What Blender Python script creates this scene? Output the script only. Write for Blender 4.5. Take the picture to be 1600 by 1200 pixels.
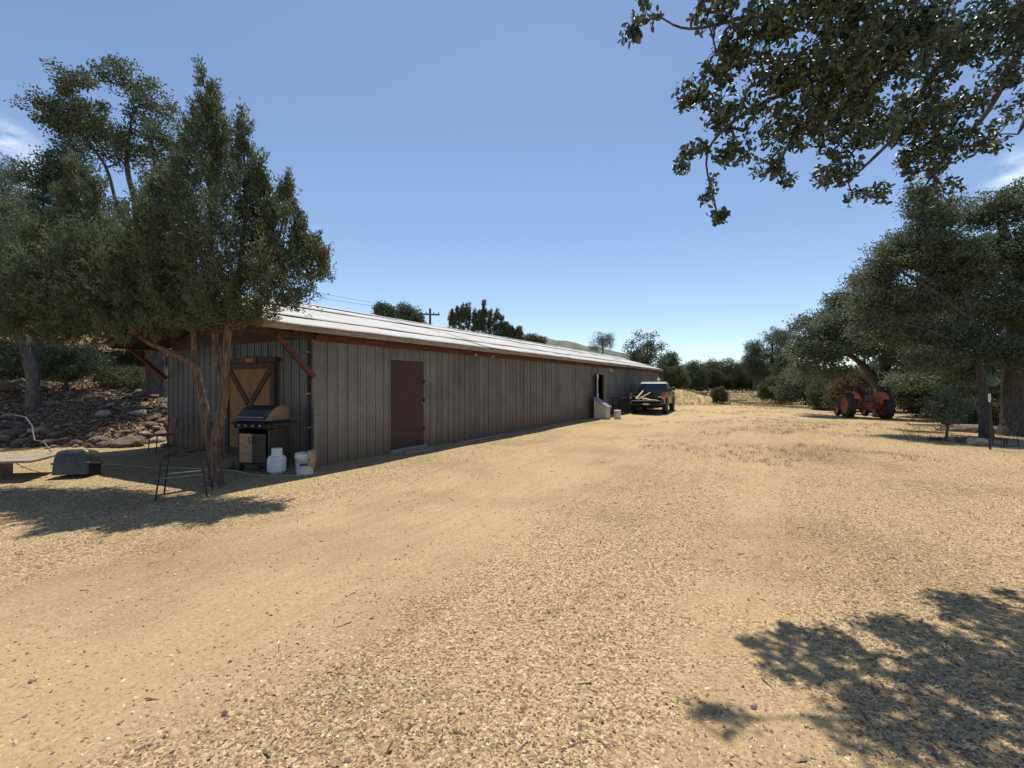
import bpy, math, random
import numpy as np
from mathutils import Vector, Matrix, Euler

for o in list(bpy.data.objects):
    bpy.data.objects.remove(o)
scene = bpy.context.scene
COL = scene.collection

# ------------------------------------------------------------------ camera
cam_d = bpy.data.cameras.new('camera')
cam = bpy.data.objects.new('camera', cam_d)
COL.objects.link(cam)
cam.location = (0, 0, 1.6)
cam.rotation_euler = (math.radians(90), 0, 0)
cam_d.sensor_width = 36.0
cam_d.lens = 36.0 * 700 / 1600
cam_d.clip_start = 0.05
cam_d.clip_end = 12000
scene.camera = cam

# ------------------------------------------------------------------ world, sun, exposure
SUN_H = Vector((0.02, 0.36))            # horizontal offset per metre of height, towards the sun
SUN_EL = math.atan2(1.0, SUN_H.length)
SUN_AZ = math.atan2(SUN_H.x, SUN_H.y)
world = bpy.data.worlds.new('World')
scene.world = world
world.use_nodes = True
wn, wl = world.node_tree.nodes, world.node_tree.links
wn.clear()
sky = wn.new('ShaderNodeTexSky')
sky.sky_type = 'NISHITA'
sky.sun_disc = False
sky.sun_elevation = SUN_EL
sky.sun_rotation = SUN_AZ
sky.altitude = 1500
sky.air_density = 1.0
sky.dust_density = 0.9
sky.ozone_density = 1.3
bg = wn.new('ShaderNodeBackground')
bg.inputs['Strength'].default_value = 0.125
wo = wn.new('ShaderNodeOutputWorld')
tcw = wn.new('ShaderNodeTexCoord')
cn = wn.new('ShaderNodeTexNoise')
cn.inputs['Scale'].default_value = 7.0
cn.inputs['Detail'].default_value = 9
cn.inputs['Roughness'].default_value = 0.62
mpw = wn.new('ShaderNodeMapping')
mpw.inputs['Location'].default_value = (3.1, 1.7, 0.4)
mpw.inputs['Scale'].default_value = (1, 1, 2.6)
crw = wn.new('ShaderNodeValToRGB')
crw.color_ramp.elements[0].position = 0.46
crw.color_ramp.elements[0].color = (0, 0, 0, 1)
crw.color_ramp.elements[1].position = 0.74
crw.color_ramp.elements[1].color = (1, 1, 1, 1)
mxw = wn.new('ShaderNodeMix')
mxw.data_type = 'RGBA'
mxw.inputs['B'].default_value = (9.5, 9.8, 10.2, 1)
wl.new(tcw.outputs['Generated'], mpw.inputs['Vector'])
wl.new(mpw.outputs['Vector'], cn.inputs['Vector'])
wl.new(cn.outputs['Fac'], crw.inputs['Fac'])
prev = None
for dvec in ((-1.16, 1, .50), (1.19, 1, .45)):
    dp = wn.new('ShaderNodeVectorMath'); dp.operation = 'DOT_PRODUCT'
    dp.inputs[1].default_value = Vector(dvec).normalized()
    wl.new(tcw.outputs['Generated'], dp.inputs[0])
    mr_ = wn.new('ShaderNodeMapRange'); mr_.interpolation_type = 'SMOOTHSTEP'
    mr_.inputs['From Min'].default_value = math.cos(math.radians(4.2)); mr_.inputs['From Max'].default_value = math.cos(math.radians(1))
    wl.new(dp.outputs['Value'], mr_.inputs['Value'])
    if prev is None: prev = mr_.outputs['Result']
    else:
        ad_ = wn.new('ShaderNodeMath'); ad_.operation = 'ADD'; wl.new(prev, ad_.inputs[0]); wl.new(mr_.outputs['Result'], ad_.inputs[1]); prev = ad_.outputs[0]
mu_ = wn.new('ShaderNodeMath'); mu_.operation = 'MULTIPLY'
wl.new(crw.outputs['Color'], mu_.inputs[0]); wl.new(prev, mu_.inputs[1]); wl.new(mu_.outputs[0], mxw.inputs['Factor'])
wl.new(sky.outputs['Color'], mxw.inputs['A'])
wl.new(mxw.outputs['Result'], bg.inputs['Color'])
wl.new(bg.outputs['Background'], wo.inputs['Surface'])

sun_d = bpy.data.lights.new('sun', 'SUN')
sun_d.energy = 4.6
sun_d.angle = math.radians(0.53)
sun_d.color = (1.0, 0.94, 0.84)
sun = bpy.data.objects.new('sun', sun_d)
COL.objects.link(sun)
sun.location = (0, 0, 30)
sun.rotation_euler = Vector((-SUN_H.x, -SUN_H.y, -1)).to_track_quat('-Z', 'Y').to_euler()

scene.view_settings.view_transform = 'Standard'
scene.view_settings.look = 'None'
scene.view_settings.gamma = 1.0
scene.view_settings.use_curve_mapping = False
scene.view_settings.exposure = 0.32
scene.render.engine = 'CYCLES'
scene.cycles.max_bounces = 6
scene.cycles.diffuse_bounces = 3
scene.cycles.transparent_max_bounces = 4

# ------------------------------------------------------------------ helpers
def at(px, py, dep):
    """A point of the place: depth dep metres ahead of the photographer's feet."""
    return np.array([(px - 800) / 700.0 * dep, dep, 1.6 - (py - 600) / 700.0 * dep])

def tag(o, label=None, cat=None, group=None, kind=None):
    if label: o['label'] = label
    if cat: o['category'] = cat
    if group: o['group'] = group
    if kind: o['kind'] = kind
    return o

def thing(name, label, cat, loc=(0, 0, 0), rz=0.0, group=None, rot=None):
    o = bpy.data.objects.new(name, None)
    o.empty_display_size = 0.1
    COL.objects.link(o)
    o.location = tuple(float(v) for v in loc)
    o.rotation_euler = rot if rot else (0, 0, rz)
    return tag(o, label, cat, group)

class MB:
    def __init__(s):
        s.v, s.f, s.sm = [], [], []
    def add(s, vs, fs, M=None, smooth=False):
        k = len(s.v)
        for p in vs:
            s.v.append(tuple(M @ Vector(p)) if M else tuple(p))
        for f in fs:
            s.f.append([k + i for i in f]); s.sm.append(smooth)
        return s
    def box(s, x0, x1, y0, y1, z0, z1, M=None):
        vs = [(x, y, z) for z in (z0, z1) for y in (y0, y1) for x in (x0, x1)]
        fs = [(0, 2, 3, 1), (4, 5, 7, 6), (0, 1, 5, 4), (2, 6, 7, 3), (0, 4, 6, 2), (1, 3, 7, 5)]
        return s.add(vs, fs, M)
    def bev(s, x0, x1, y0, y1, z0, z1, b=0.01, M=None):
        """box with chamfered edges"""
        vs = []; X = (x0, x1); Y = (y0, y1); Z = (z0, z1); idx = {}
        for i in (0, 1):
            for j in (0, 1):
                for k in (0, 1):
                    sx, sy, sz = (1 - 2 * i) * b, (1 - 2 * j) * b, (1 - 2 * k) * b
                    idx[i, j, k, 'x'] = len(vs); vs.append((X[i], Y[j] + sy, Z[k] + sz))
                    idx[i, j, k, 'y'] = len(vs); vs.append((X[i] + sx, Y[j], Z[k] + sz))
                    idx[i, j, k, 'z'] = len(vs); vs.append((X[i] + sx, Y[j] + sy, Z[k]))
        fs = []
        for i in (0, 1): fs.append([idx[i, j, k, 'x'] for j, k in ((0, 0), (1, 0), (1, 1), (0, 1))])
        for j in (0, 1): fs.append([idx[i, j, k, 'y'] for i, k in ((0, 0), (1, 0), (1, 1), (0, 1))])
        for k in (0, 1): fs.append([idx[i, j, k, 'z'] for i, j in ((0, 0), (1, 0), (1, 1), (0, 1))])
        for i in (0, 1):
            for j in (0, 1):
                fs.append([idx[i, j, 0, 'x'], idx[i, j, 1, 'x'], idx[i, j, 1, 'y'], idx[i, j, 0, 'y']])
        for i in (0, 1):
            for k in (0, 1):
                fs.append([idx[i, 0, k, 'x'], idx[i, 1, k, 'x'], idx[i, 1, k, 'z'], idx[i, 0, k, 'z']])
        for j in (0, 1):
            for k in (0, 1):
                fs.append([idx[0, j, k, 'y'], idx[1, j, k, 'y'], idx[1, j, k, 'z'], idx[0, j, k, 'z']])
        for i in (0, 1):
            for j in (0, 1):
                for k in (0, 1):
                    fs.append([idx[i, j, k, c] for c in 'xyz'])
        return s.add(vs, fs, M)
    def tube(s, pts, r, n=8, cap=True, M=None, smooth=True):
        pts = [Vector(p) for p in pts]
        rs = r if isinstance(r, (list, tuple)) else [r] * len(pts)
        vs, fs = [], []
        prev = None
        for i, p in enumerate(pts):
            t = (pts[min(i + 1, len(pts) - 1)] - pts[max(i - 1, 0)]).normalized()
            if prev is None:
                a = Vector((0, 0, 1)) if abs(t.z) < 0.9 else Vector((1, 0, 0))
                u = t.cross(a).normalized()
            else:
                u = (prev - t * prev.dot(t)).normalized()
            prev = u
            w = t.cross(u)
            for k in range(n):
                a = 2 * math.pi * k / n
                vs.append(p + (u * math.cos(a) + w * math.sin(a)) * rs[i])
        for i in range(len(pts) - 1):
            for k in range(n):
                k2 = (k + 1) % n
                fs.append((i * n + k, i * n + k2, (i + 1) * n + k2, (i + 1) * n + k))
        s.add(vs, fs, M, smooth)
        if cap:
            s.add([vs[k] for k in range(n)], [tuple(range(n))[::-1]], M)
            s.add([vs[-n + k] for k in range(n)], [tuple(range(n))], M)
        return s
    def lathe(s, prof, n=24, M=None, smooth=True):
        vs, fs = [], []
        for (r, z) in prof:
            for k in range(n):
                a = 2 * math.pi * k / n
                vs.append((r * math.cos(a), r * math.sin(a), z))
        for i in range(len(prof) - 1):
            for k in range(n):
                k2 = (k + 1) % n
                fs.append((i * n + k, i * n + k2, (i + 1) * n + k2, (i + 1) * n + k))
        return s.add(vs, fs, M, smooth)
    def prism(s, poly, y0, y1, M=None):
        """poly: list of (x, z); extruded from y0 to y1"""
        n = len(poly)
        vs = [(x, y0, z) for x, z in poly] + [(x, y1, z) for x, z in poly]
        fs = [tuple(range(n)), tuple(range(2 * n - 1, n - 1, -1))]
        fs += [(i, n + i, n + (i + 1) % n, (i + 1) % n) for i in range(n)]
        return s.add(vs, fs, M)
    def loft(s, loops, cap=True, M=None, smooth=True):
        n = len(loops[0]); vs = [p for l in loops for p in l]; fs = []
        for i in range(len(loops) - 1):
            for k in range(n):
                k2 = (k + 1) % n
                fs.append((i * n + k, i * n + k2, (i + 1) * n + k2, (i + 1) * n + k))
        s.add(vs, fs, M, smooth)
        if cap:
            s.add(loops[0], [tuple(range(n))[::-1]], M); s.add(loops[-1], [tuple(range(n))], M)
        return s
    def mesh(s, name, mat):
        me = bpy.data.meshes.new(name)
        me.from_pydata(s.v, [], s.f)
        me.polygons.foreach_set('use_smooth', s.sm)
        me.materials.append(mat)
        me.update()
        return me
    def build(s, name, mat, parent=None, loc=None, rz=None):
        return put(s.mesh(name, mat), name, parent, loc, rz)

def put(me, name, parent=None, loc=None, rz=None):
    o = bpy.data.objects.new(name, me)
    COL.objects.link(o)
    if parent is not None: o.parent = parent
    if loc is not None: o.location = tuple(float(v) for v in loc)
    if rz is not None: o.rotation_euler = (0, 0, rz)
    return o

def bar(m, a, b, w, h, M=None):
    """rectangular bar from a to b; w across, h tall"""
    a, b = Vector(a), Vector(b)
    t = (b - a).normalized()
    up = Vector((0, 0, 1)) if abs(t.z) < 0.95 else Vector((0, 1, 0))
    u = t.cross(up).normalized(); w2 = u.cross(t).normalized()
    vs = []
    for p in (a, b):
        for su, sw in ((-1, -1), (1, -1), (1, 1), (-1, 1)):
            vs.append(p + u * su * w / 2 + w2 * sw * h / 2)
    m.add(vs, [(0, 1, 2, 3), (7, 6, 5, 4), (0, 4, 5, 1), (1, 5, 6, 2), (2, 6, 7, 3), (3, 7, 4, 0)], M)

def np_mesh(name, V, F, mat, attrs=None, smooth=False):
    """V (n,3), F (m,k) with k = 3 or 4"""
    me = bpy.data.meshes.new(name)
    V = np.ascontiguousarray(V, dtype=np.float32); F = np.ascontiguousarray(F, dtype=np.int32)
    m, k = F.shape
    me.vertices.add(len(V)); me.vertices.foreach_set('co', V.ravel())
    me.loops.add(m * k); me.loops.foreach_set('vertex_index', F.ravel())
    me.polygons.add(m)
    me.polygons.foreach_set('loop_start', np.arange(0, m * k, k, dtype=np.int32))
    me.polygons.foreach_set('use_smooth', np.full(m, smooth))
    for an, av in (attrs or {}).items():
        at_ = me.attributes.new(an, 'FLOAT', 'POINT')
        at_.data.foreach_set('value', np.ascontiguousarray(av, dtype=np.float32))
    me.materials.append(mat)
    me.update(calc_edges=True)
    return me

# ------------------------------------------------------------------ materials
def new_mat(name):
    m = bpy.data.materials.new(name); m.use_nodes = True
    nt = m.node_tree
    return m, nt.nodes, nt.links, nt.nodes['Principled BSDF']

def ramp(n, stops):
    r = n.new('ShaderNodeValToRGB')
    e = r.color_ramp.elements
    while len(e) < len(stops): e.new(0.5)
    for el, (p, c) in zip(e, stops):
        el.position = p; el.color = (*c, 1)
    return r

def mat(name, c0, c1=None, rough=0.6, metal=0.0, scale=8.0, detail=5, stretch=(1, 1, 1), bump=0.0, bscale=None,
        spec=None, coat=0.0, lo=0.35, hi=0.65):
    """two colours mixed by noise on object coordinates, with fine relief"""
    m, n, l, p = new_mat(name)
    p.inputs['Roughness'].default_value = rough
    p.inputs['Metallic'].default_value = metal
    if spec is not None: p.inputs['Specular IOR Level'].default_value = spec
    if coat: p.inputs['Coat Weight'].default_value = coat; p.inputs['Coat Roughness'].default_value = 0.08
    tc = n.new('ShaderNodeTexCoord'); mp = n.new('ShaderNodeMapping')
    mp.inputs['Scale'].default_value = stretch
    l.new(tc.outputs['Object'], mp.inputs['Vector'])
    no = n.new('ShaderNodeTexNoise'); no.inputs['Scale'].default_value = scale; no.inputs['Detail'].default_value = detail
    no.inputs['Roughness'].default_value = 0.6
    l.new(mp.outputs['Vector'], no.inputs['Vector'])
    r = ramp(n, [(lo, c0), (hi, c1 or c0)])
    l.new(no.outputs['Fac'], r.inputs['Fac']); l.new(r.outputs['Color'], p.inputs['Base Color'])
    if bump:
        b = n.new('ShaderNodeBump'); b.inputs['Strength'].default_value = bump; b.inputs['Distance'].default_value = 0.03
        no2 = n.new('ShaderNodeTexNoise'); no2.inputs['Scale'].default_value = bscale or scale * 3
        no2.inputs['Detail'].default_value = 4
        l.new(mp.outputs['Vector'], no2.inputs['Vector'])
        l.new(no2.outputs['Fac'], b.inputs['Height']); l.new(b.outputs['Normal'], p.inputs['Normal'])
    return m

def leaf_mat(name, stops, trans=0.3, rough=0.5, spec=0.4):
    m, n, l, p = new_mat(name)
    p.inputs['Roughness'].default_value = rough
    p.inputs['Specular IOR Level'].default_value = spec
    a = n.new('ShaderNodeAttribute'); a.attribute_name = 'tint'
    r = ramp(n, stops)
    l.new(a.outputs['Fac'], r.inputs['Fac']); l.new(r.outputs['Color'], p.inputs['Base Color'])
    t = n.new('ShaderNodeBsdfTranslucent')
    l.new(r.outputs['Color'], t.inputs['Color'])
    mx = n.new('ShaderNodeMixShader'); mx.inputs['Fac'].default_value = trans
    l.new(p.outputs['BSDF'], mx.inputs[1]); l.new(t.outputs['BSDF'], mx.inputs[2])
    l.new(mx.outputs['Shader'], n['Material Output'].inputs['Surface'])
    return m

def tint_mat(name, stops, rough=0.85):
    m, n, l, p = new_mat(name)
    p.inputs['Roughness'].default_value = rough
    p.inputs['Specular IOR Level'].default_value = 0.25
    a = n.new('ShaderNodeAttribute'); a.attribute_name = 'tint'
    r = ramp(n, stops)
    l.new(a.outputs['Fac'], r.inputs['Fac']); l.new(r.outputs['Color'], p.inputs['Base Color'])
    return m

M = {}
M['juniper'] = leaf_mat('juniper_foliage', [(0, (.055, .074, .044)), (.40, (.112, .140, .080)), (.75, (.175, .200, .115)), (1, (.24, .22, .12))], .32, .6, .2)
M['oak'] = leaf_mat('oak_leaves', [(0, (.058, .078, .048)), (.6, (.125, .154, .092)), (1, (.21, .23, .145))], .30, .55, .25)
M['oak_near'] = leaf_mat('oak_leaves_near', [(0, (.040, .060, .042)), (.6, (.076, .106, .072)), (1, (.14, .172, .12))], .16, .42, .4)
M['oak_pale'] = leaf_mat('oak_leaves_grey_green', [(0, (.075, .095, .060)), (.6, (.15, .18, .115)), (1, (.24, .255, .17))], .30, .55, .25)
M['pine'] = leaf_mat('pine_needles', [(0, (.06, .078, .048)), (.6, (.12, .14, .085)), (1, (.18, .19, .12))], .2, .6, .2)
M['bush'] = leaf_mat('shrub_leaves', [(0, (.055, .070, .034)), (.6, (.11, .128, .060)), (1, (.175, .18, .09))], .25, .6, .2)
M['drybush'] = leaf_mat('dry_shrub_leaves', [(0, (.10, .08, .05)), (.5, (.16, .13, .085)), (1, (.22, .19, .13))], .25, .7, .2)
M['weeds'] = leaf_mat('dry_weeds', [(0, (.13, .14, .055)), (.5, (.27, .235, .105)), (1, (.44, .36, .19))], .3, .8, .1)
M['bark_jun'] = mat('juniper_bark', (.075, .045, .030), (.25, .165, .115), .95, scale=11, stretch=(3.5, 3.5, .3), bump=1.0, bscale=22, lo=.38, hi=.62)
M['bark_oak'] = mat('oak_bark', (.045, .039, .033), (.125, .112, .097), .95, scale=10, stretch=(2, 2, .6), bump=.9, bscale=30)
M['bark_grey'] = mat('grey_bark', (.075, .068, .060), (.18, .165, .145), .95, scale=10, stretch=(2, 2, .6), bump=.8, bscale=30)
M['chips'] = tint_mat('wood_chips', [(0, (.085, .053, .030)), (.13, (.18, .12, .07)), (.33, (.33, .235, .125)), (.72, (.43, .32, .175)), (.95, (.53, .41, .25)), (1, (.64, .54, .38))])
M['pebbles'] = tint_mat('pebbles', [(0, (.075, .058, .046)), (.35, (.23, .175, .12)), (.8, (.41, .32, .20)), (1, (.66, .57, .42))])
M['litter'] = tint_mat('leaf_litter', [(0, (.06, .045, .032)), (.5, (.17, .12, .08)), (1, (.38, .29, .19))])
M['rock'] = mat('rock', (.075, .055, .042), (.20, .155, .12), .9, scale=4, bump=.8, bscale=18)
M['rock_pale'] = mat('pale_rock', (.18, .14, .11), (.38, .31, .24), .9, scale=5, bump=.7, bscale=18)
M['wood_grey'] = mat('weathered_wood', (.20, .155, .11), (.40, .33, .25), .9, scale=6, stretch=(.6, 8, 8), bump=.5, bscale=20)
M['lumber'] = mat('lumber', (.40, .29, .17), (.62, .48, .31), .8, scale=5, stretch=(.5, 8, 8), bump=.3)
M['red_wood'] = mat('red_brown_painted_wood', (.060, .017, .012), (.115, .034, .022), .65, scale=4, stretch=(.5, 5, 5), bump=.3, bscale=20)
M['door_red'] = mat('dark_red_brown_door_paint', (.038, .016, .011), (.056, .024, .017), .6, scale=3, stretch=(6, 6, .5), bump=.2, bscale=14)
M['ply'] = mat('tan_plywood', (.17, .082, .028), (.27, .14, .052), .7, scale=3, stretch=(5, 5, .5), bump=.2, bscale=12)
M['dark_wood'] = mat('dark_brown_wood', (.030, .018, .013), (.060, .036, .026), .75, scale=5, bump=.3)
M['soffit'] = mat('dark_soffit_boards', (.045, .035, .028), (.09, .07, .055), .9, scale=5, stretch=(.6, 5, 5), bump=.3)
M['black_metal'] = mat('black_metal', (.018, .018, .019), (.035, .034, .034), .45, metal=.3, scale=9, bump=.05)
M['black_plastic'] = mat('black_plastic', (.030, .030, .031), (.060, .058, .056), .42, scale=7, bump=.06)
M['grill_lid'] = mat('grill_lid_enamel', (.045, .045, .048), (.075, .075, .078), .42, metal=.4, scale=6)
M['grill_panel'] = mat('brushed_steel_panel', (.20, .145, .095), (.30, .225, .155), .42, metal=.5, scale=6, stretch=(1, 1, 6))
M['white_paint'] = mat('white_painted_steel', (.58, .58, .57), (.74, .74, .72), .5, scale=6, bump=.05)
M['white_plastic'] = mat('white_plastic', (.62, .62, .60), (.76, .76, .74), .45, scale=5)
M['cream_plastic'] = mat('cream_plastic', (.52, .47, .36), (.64, .58, .46), .5, scale=5)
M['blue_print'] = mat('blue_label_print', (.035, .05, .15), (.05, .07, .20), .5)
M['rag'] = mat('tan_rag', (.26, .19, .11), (.42, .32, .20), .95, scale=12, bump=.6, bscale=40)
M['red_metal'] = mat('red_painted_metal', (.16, .022, .018), (.26, .04, .03), .55, scale=10)
M['hose'] = mat('pale_cord', (.30, .26, .20), (.44, .39, .31), .7)
M['truck'] = mat('black_truck_paint', (.012, .012, .013), (.022, .021, .021), .28, scale=3, coat=.5)
M['truck_trim'] = mat('dark_trim', (.02, .02, .02), (.04, .039, .037), .6, scale=8)
M['rubber'] = mat('tyre_rubber', (.018, .018, .018), (.045, .042, .038), .8, scale=8, bump=.2)
M['rim'] = mat('alloy_rim', (.30, .30, .30), (.42, .42, .41), .35, metal=.9)
M['tail'] = mat('red_tail_light', (.50, .025, .015), (.60, .05, .02), .25)
M['chrome'] = mat('steel_bumper', (.22, .22, .22), (.36, .35, .34), .35, metal=.9)
M['tractor'] = mat('faded_orange_paint', (.42, .085, .034), (.56, .135, .055), .5, scale=4, bump=.05)
M['tractor_dark'] = mat('dull_red_castings', (.17, .035, .022), (.28, .065, .04), .6, scale=7, bump=.2)
M['pole'] = mat('pole_wood', (.10, .075, .055), (.17, .13, .10), .9, scale=6, stretch=(3, 3, .4))
M['grey_metal'] = mat('grey_metal', (.22, .22, .22), (.34, .34, .33), .5, metal=.5)
M['hill'] = mat('scrub_hill', (.055, .070, .055), (.15, .15, .115), 1.0, scale=.012, detail=8)
m, n, l, p = new_mat('dark_glass')
p.inputs['Base Color'].default_value = (.02, .024, .028, 1); p.inputs['Roughness'].default_value = .06
p.inputs['Specular IOR Level'].default_value = .8
M['glass'] = m

# galvanised siding
def siding_mat(name, c0, c1, metal, rough):
    m, n, l, p = new_mat(name)
    p.inputs['Metallic'].default_value = metal
    g = n.new('ShaderNodeNewGeometry')
    v = n.new('ShaderNodeTexVoronoi'); v.inputs['Scale'].default_value = 42
    l.new(g.outputs['Position'], v.inputs['Vector'])
    no = n.new('ShaderNodeTexNoise'); no.inputs['Scale'].default_value = 1.1; no.inputs['Detail'].default_value = 7
    no.inputs['Roughness'].default_value = .65
    l.new(g.outputs['Position'], no.inputs['Vector'])
    sp = n.new('ShaderNodeSeparateColor'); l.new(v.outputs['Color'], sp.inputs['Color'])
    ma = n.new('ShaderNodeMath'); ma.operation = 'MULTIPLY_ADD'
    ma.inputs[1].default_value = .24; l.new(sp.outputs['Red'], ma.inputs[0]); l.new(no.outputs['Fac'], ma.inputs[2])
    oi = n.new('ShaderNodeObjectInfo')
    ma2 = n.new('ShaderNodeMath'); ma2.operation = 'MULTIPLY_ADD'; ma2.inputs[1].default_value = .16
    l.new(oi.outputs['Random'], ma2.inputs[0]); l.new(ma.outputs[0], ma2.inputs[2])
    r = ramp(n, [(.38, c0), (.92, c1)])
    l.new(ma2.outputs[0], r.inputs['Fac'])
    mv = n.new('ShaderNodeMapping'); mv.inputs['Scale'].default_value = (7, 7, .22); l.new(g.outputs['Position'], mv.inputs['Vector'])
    ns = n.new('ShaderNodeTexNoise'); ns.inputs['Scale'].default_value = 1; ns.inputs['Detail'].default_value = 7; l.new(mv.outputs['Vector'], ns.inputs['Vector'])
    rs_ = ramp(n, [(.32, (.84, .82, .80)), (.52, (1, 1, 1)), (.7, (1.10, 1.09, 1.07))]); l.new(ns.outputs['Fac'], rs_.inputs['Fac'])
    mm_ = n.new('ShaderNodeMix'); mm_.data_type = 'RGBA'; mm_.blend_type = 'MULTIPLY'; mm_.inputs['Factor'].default_value = 1
    l.new(r.outputs['Color'], mm_.inputs['A']); l.new(rs_.outputs['Color'], mm_.inputs['B'])
    sx = n.new('ShaderNodeSeparateXYZ'); l.new(g.outputs['Position'], sx.inputs['Vector'])
    ad_ = n.new('ShaderNodeMath'); ad_.operation = 'MULTIPLY_ADD'; ad_.inputs[1].default_value = -1.1; l.new(no.outputs['Fac'], ad_.inputs[0]); l.new(sx.outputs['Z'], ad_.inputs[2])
    du = n.new('ShaderNodeMapRange'); du.inputs['From Min'].default_value = -.5; du.inputs['From Max'].default_value = .35; du.inputs['To Min'].default_value = .75; du.inputs['To Max'].default_value = 0
    l.new(ad_.outputs[0], du.inputs['Value'])
    md = n.new('ShaderNodeMix'); md.data_type = 'RGBA'; md.inputs['B'].default_value = (.17, .115, .070, 1)
    l.new(du.outputs['Result'], md.inputs['Factor']); l.new(mm_.outputs['Result'], md.inputs['A'])
    l.new(md.outputs['Result'], p.inputs['Base Color'])
    rr = n.new('ShaderNodeMapRange'); rr.inputs['To Min'].default_value = rough - .1; rr.inputs['To Max'].default_value = rough + .12
    l.new(sp.outputs['Green'], rr.inputs['Value']); l.new(rr.outputs['Result'], p.inputs['Roughness'])
    return m
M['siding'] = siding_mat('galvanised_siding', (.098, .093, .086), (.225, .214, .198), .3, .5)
M['siding_end'] = siding_mat('shade_darkened_siding', (.050, .052, .058), (.100, .104, .112), .35, .42)  # same siding, with the shade under the end overhang put into its colour

# white roll roofing with weather streaks
m, n, l, p = new_mat('white_roll_roofing')
p.inputs['Roughness'].default_value = .8
tc = n.new('ShaderNodeTexCoord'); mp = n.new('ShaderNodeMapping'); mp.inputs['Scale'].default_value = (.35, 3, 1)
l.new(tc.outputs['Object'], mp.inputs['Vector'])
no = n.new('ShaderNodeTexNoise'); no.inputs['Scale'].default_value = 2.2; no.inputs['Detail'].default_value = 8
no.inputs['Roughness'].default_value = .7
l.new(mp.outputs['Vector'], no.inputs['Vector'])
r = ramp(n, [(.26, (.28, .255, .22)), (.38, (.40, .385, .355)), (.62, (.475, .47, .445))])
l.new(no.outputs['Fac'], r.inputs['Fac']); l.new(r.outputs['Color'], p.inputs['Base Color'])
M['roofing'] = m

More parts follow.
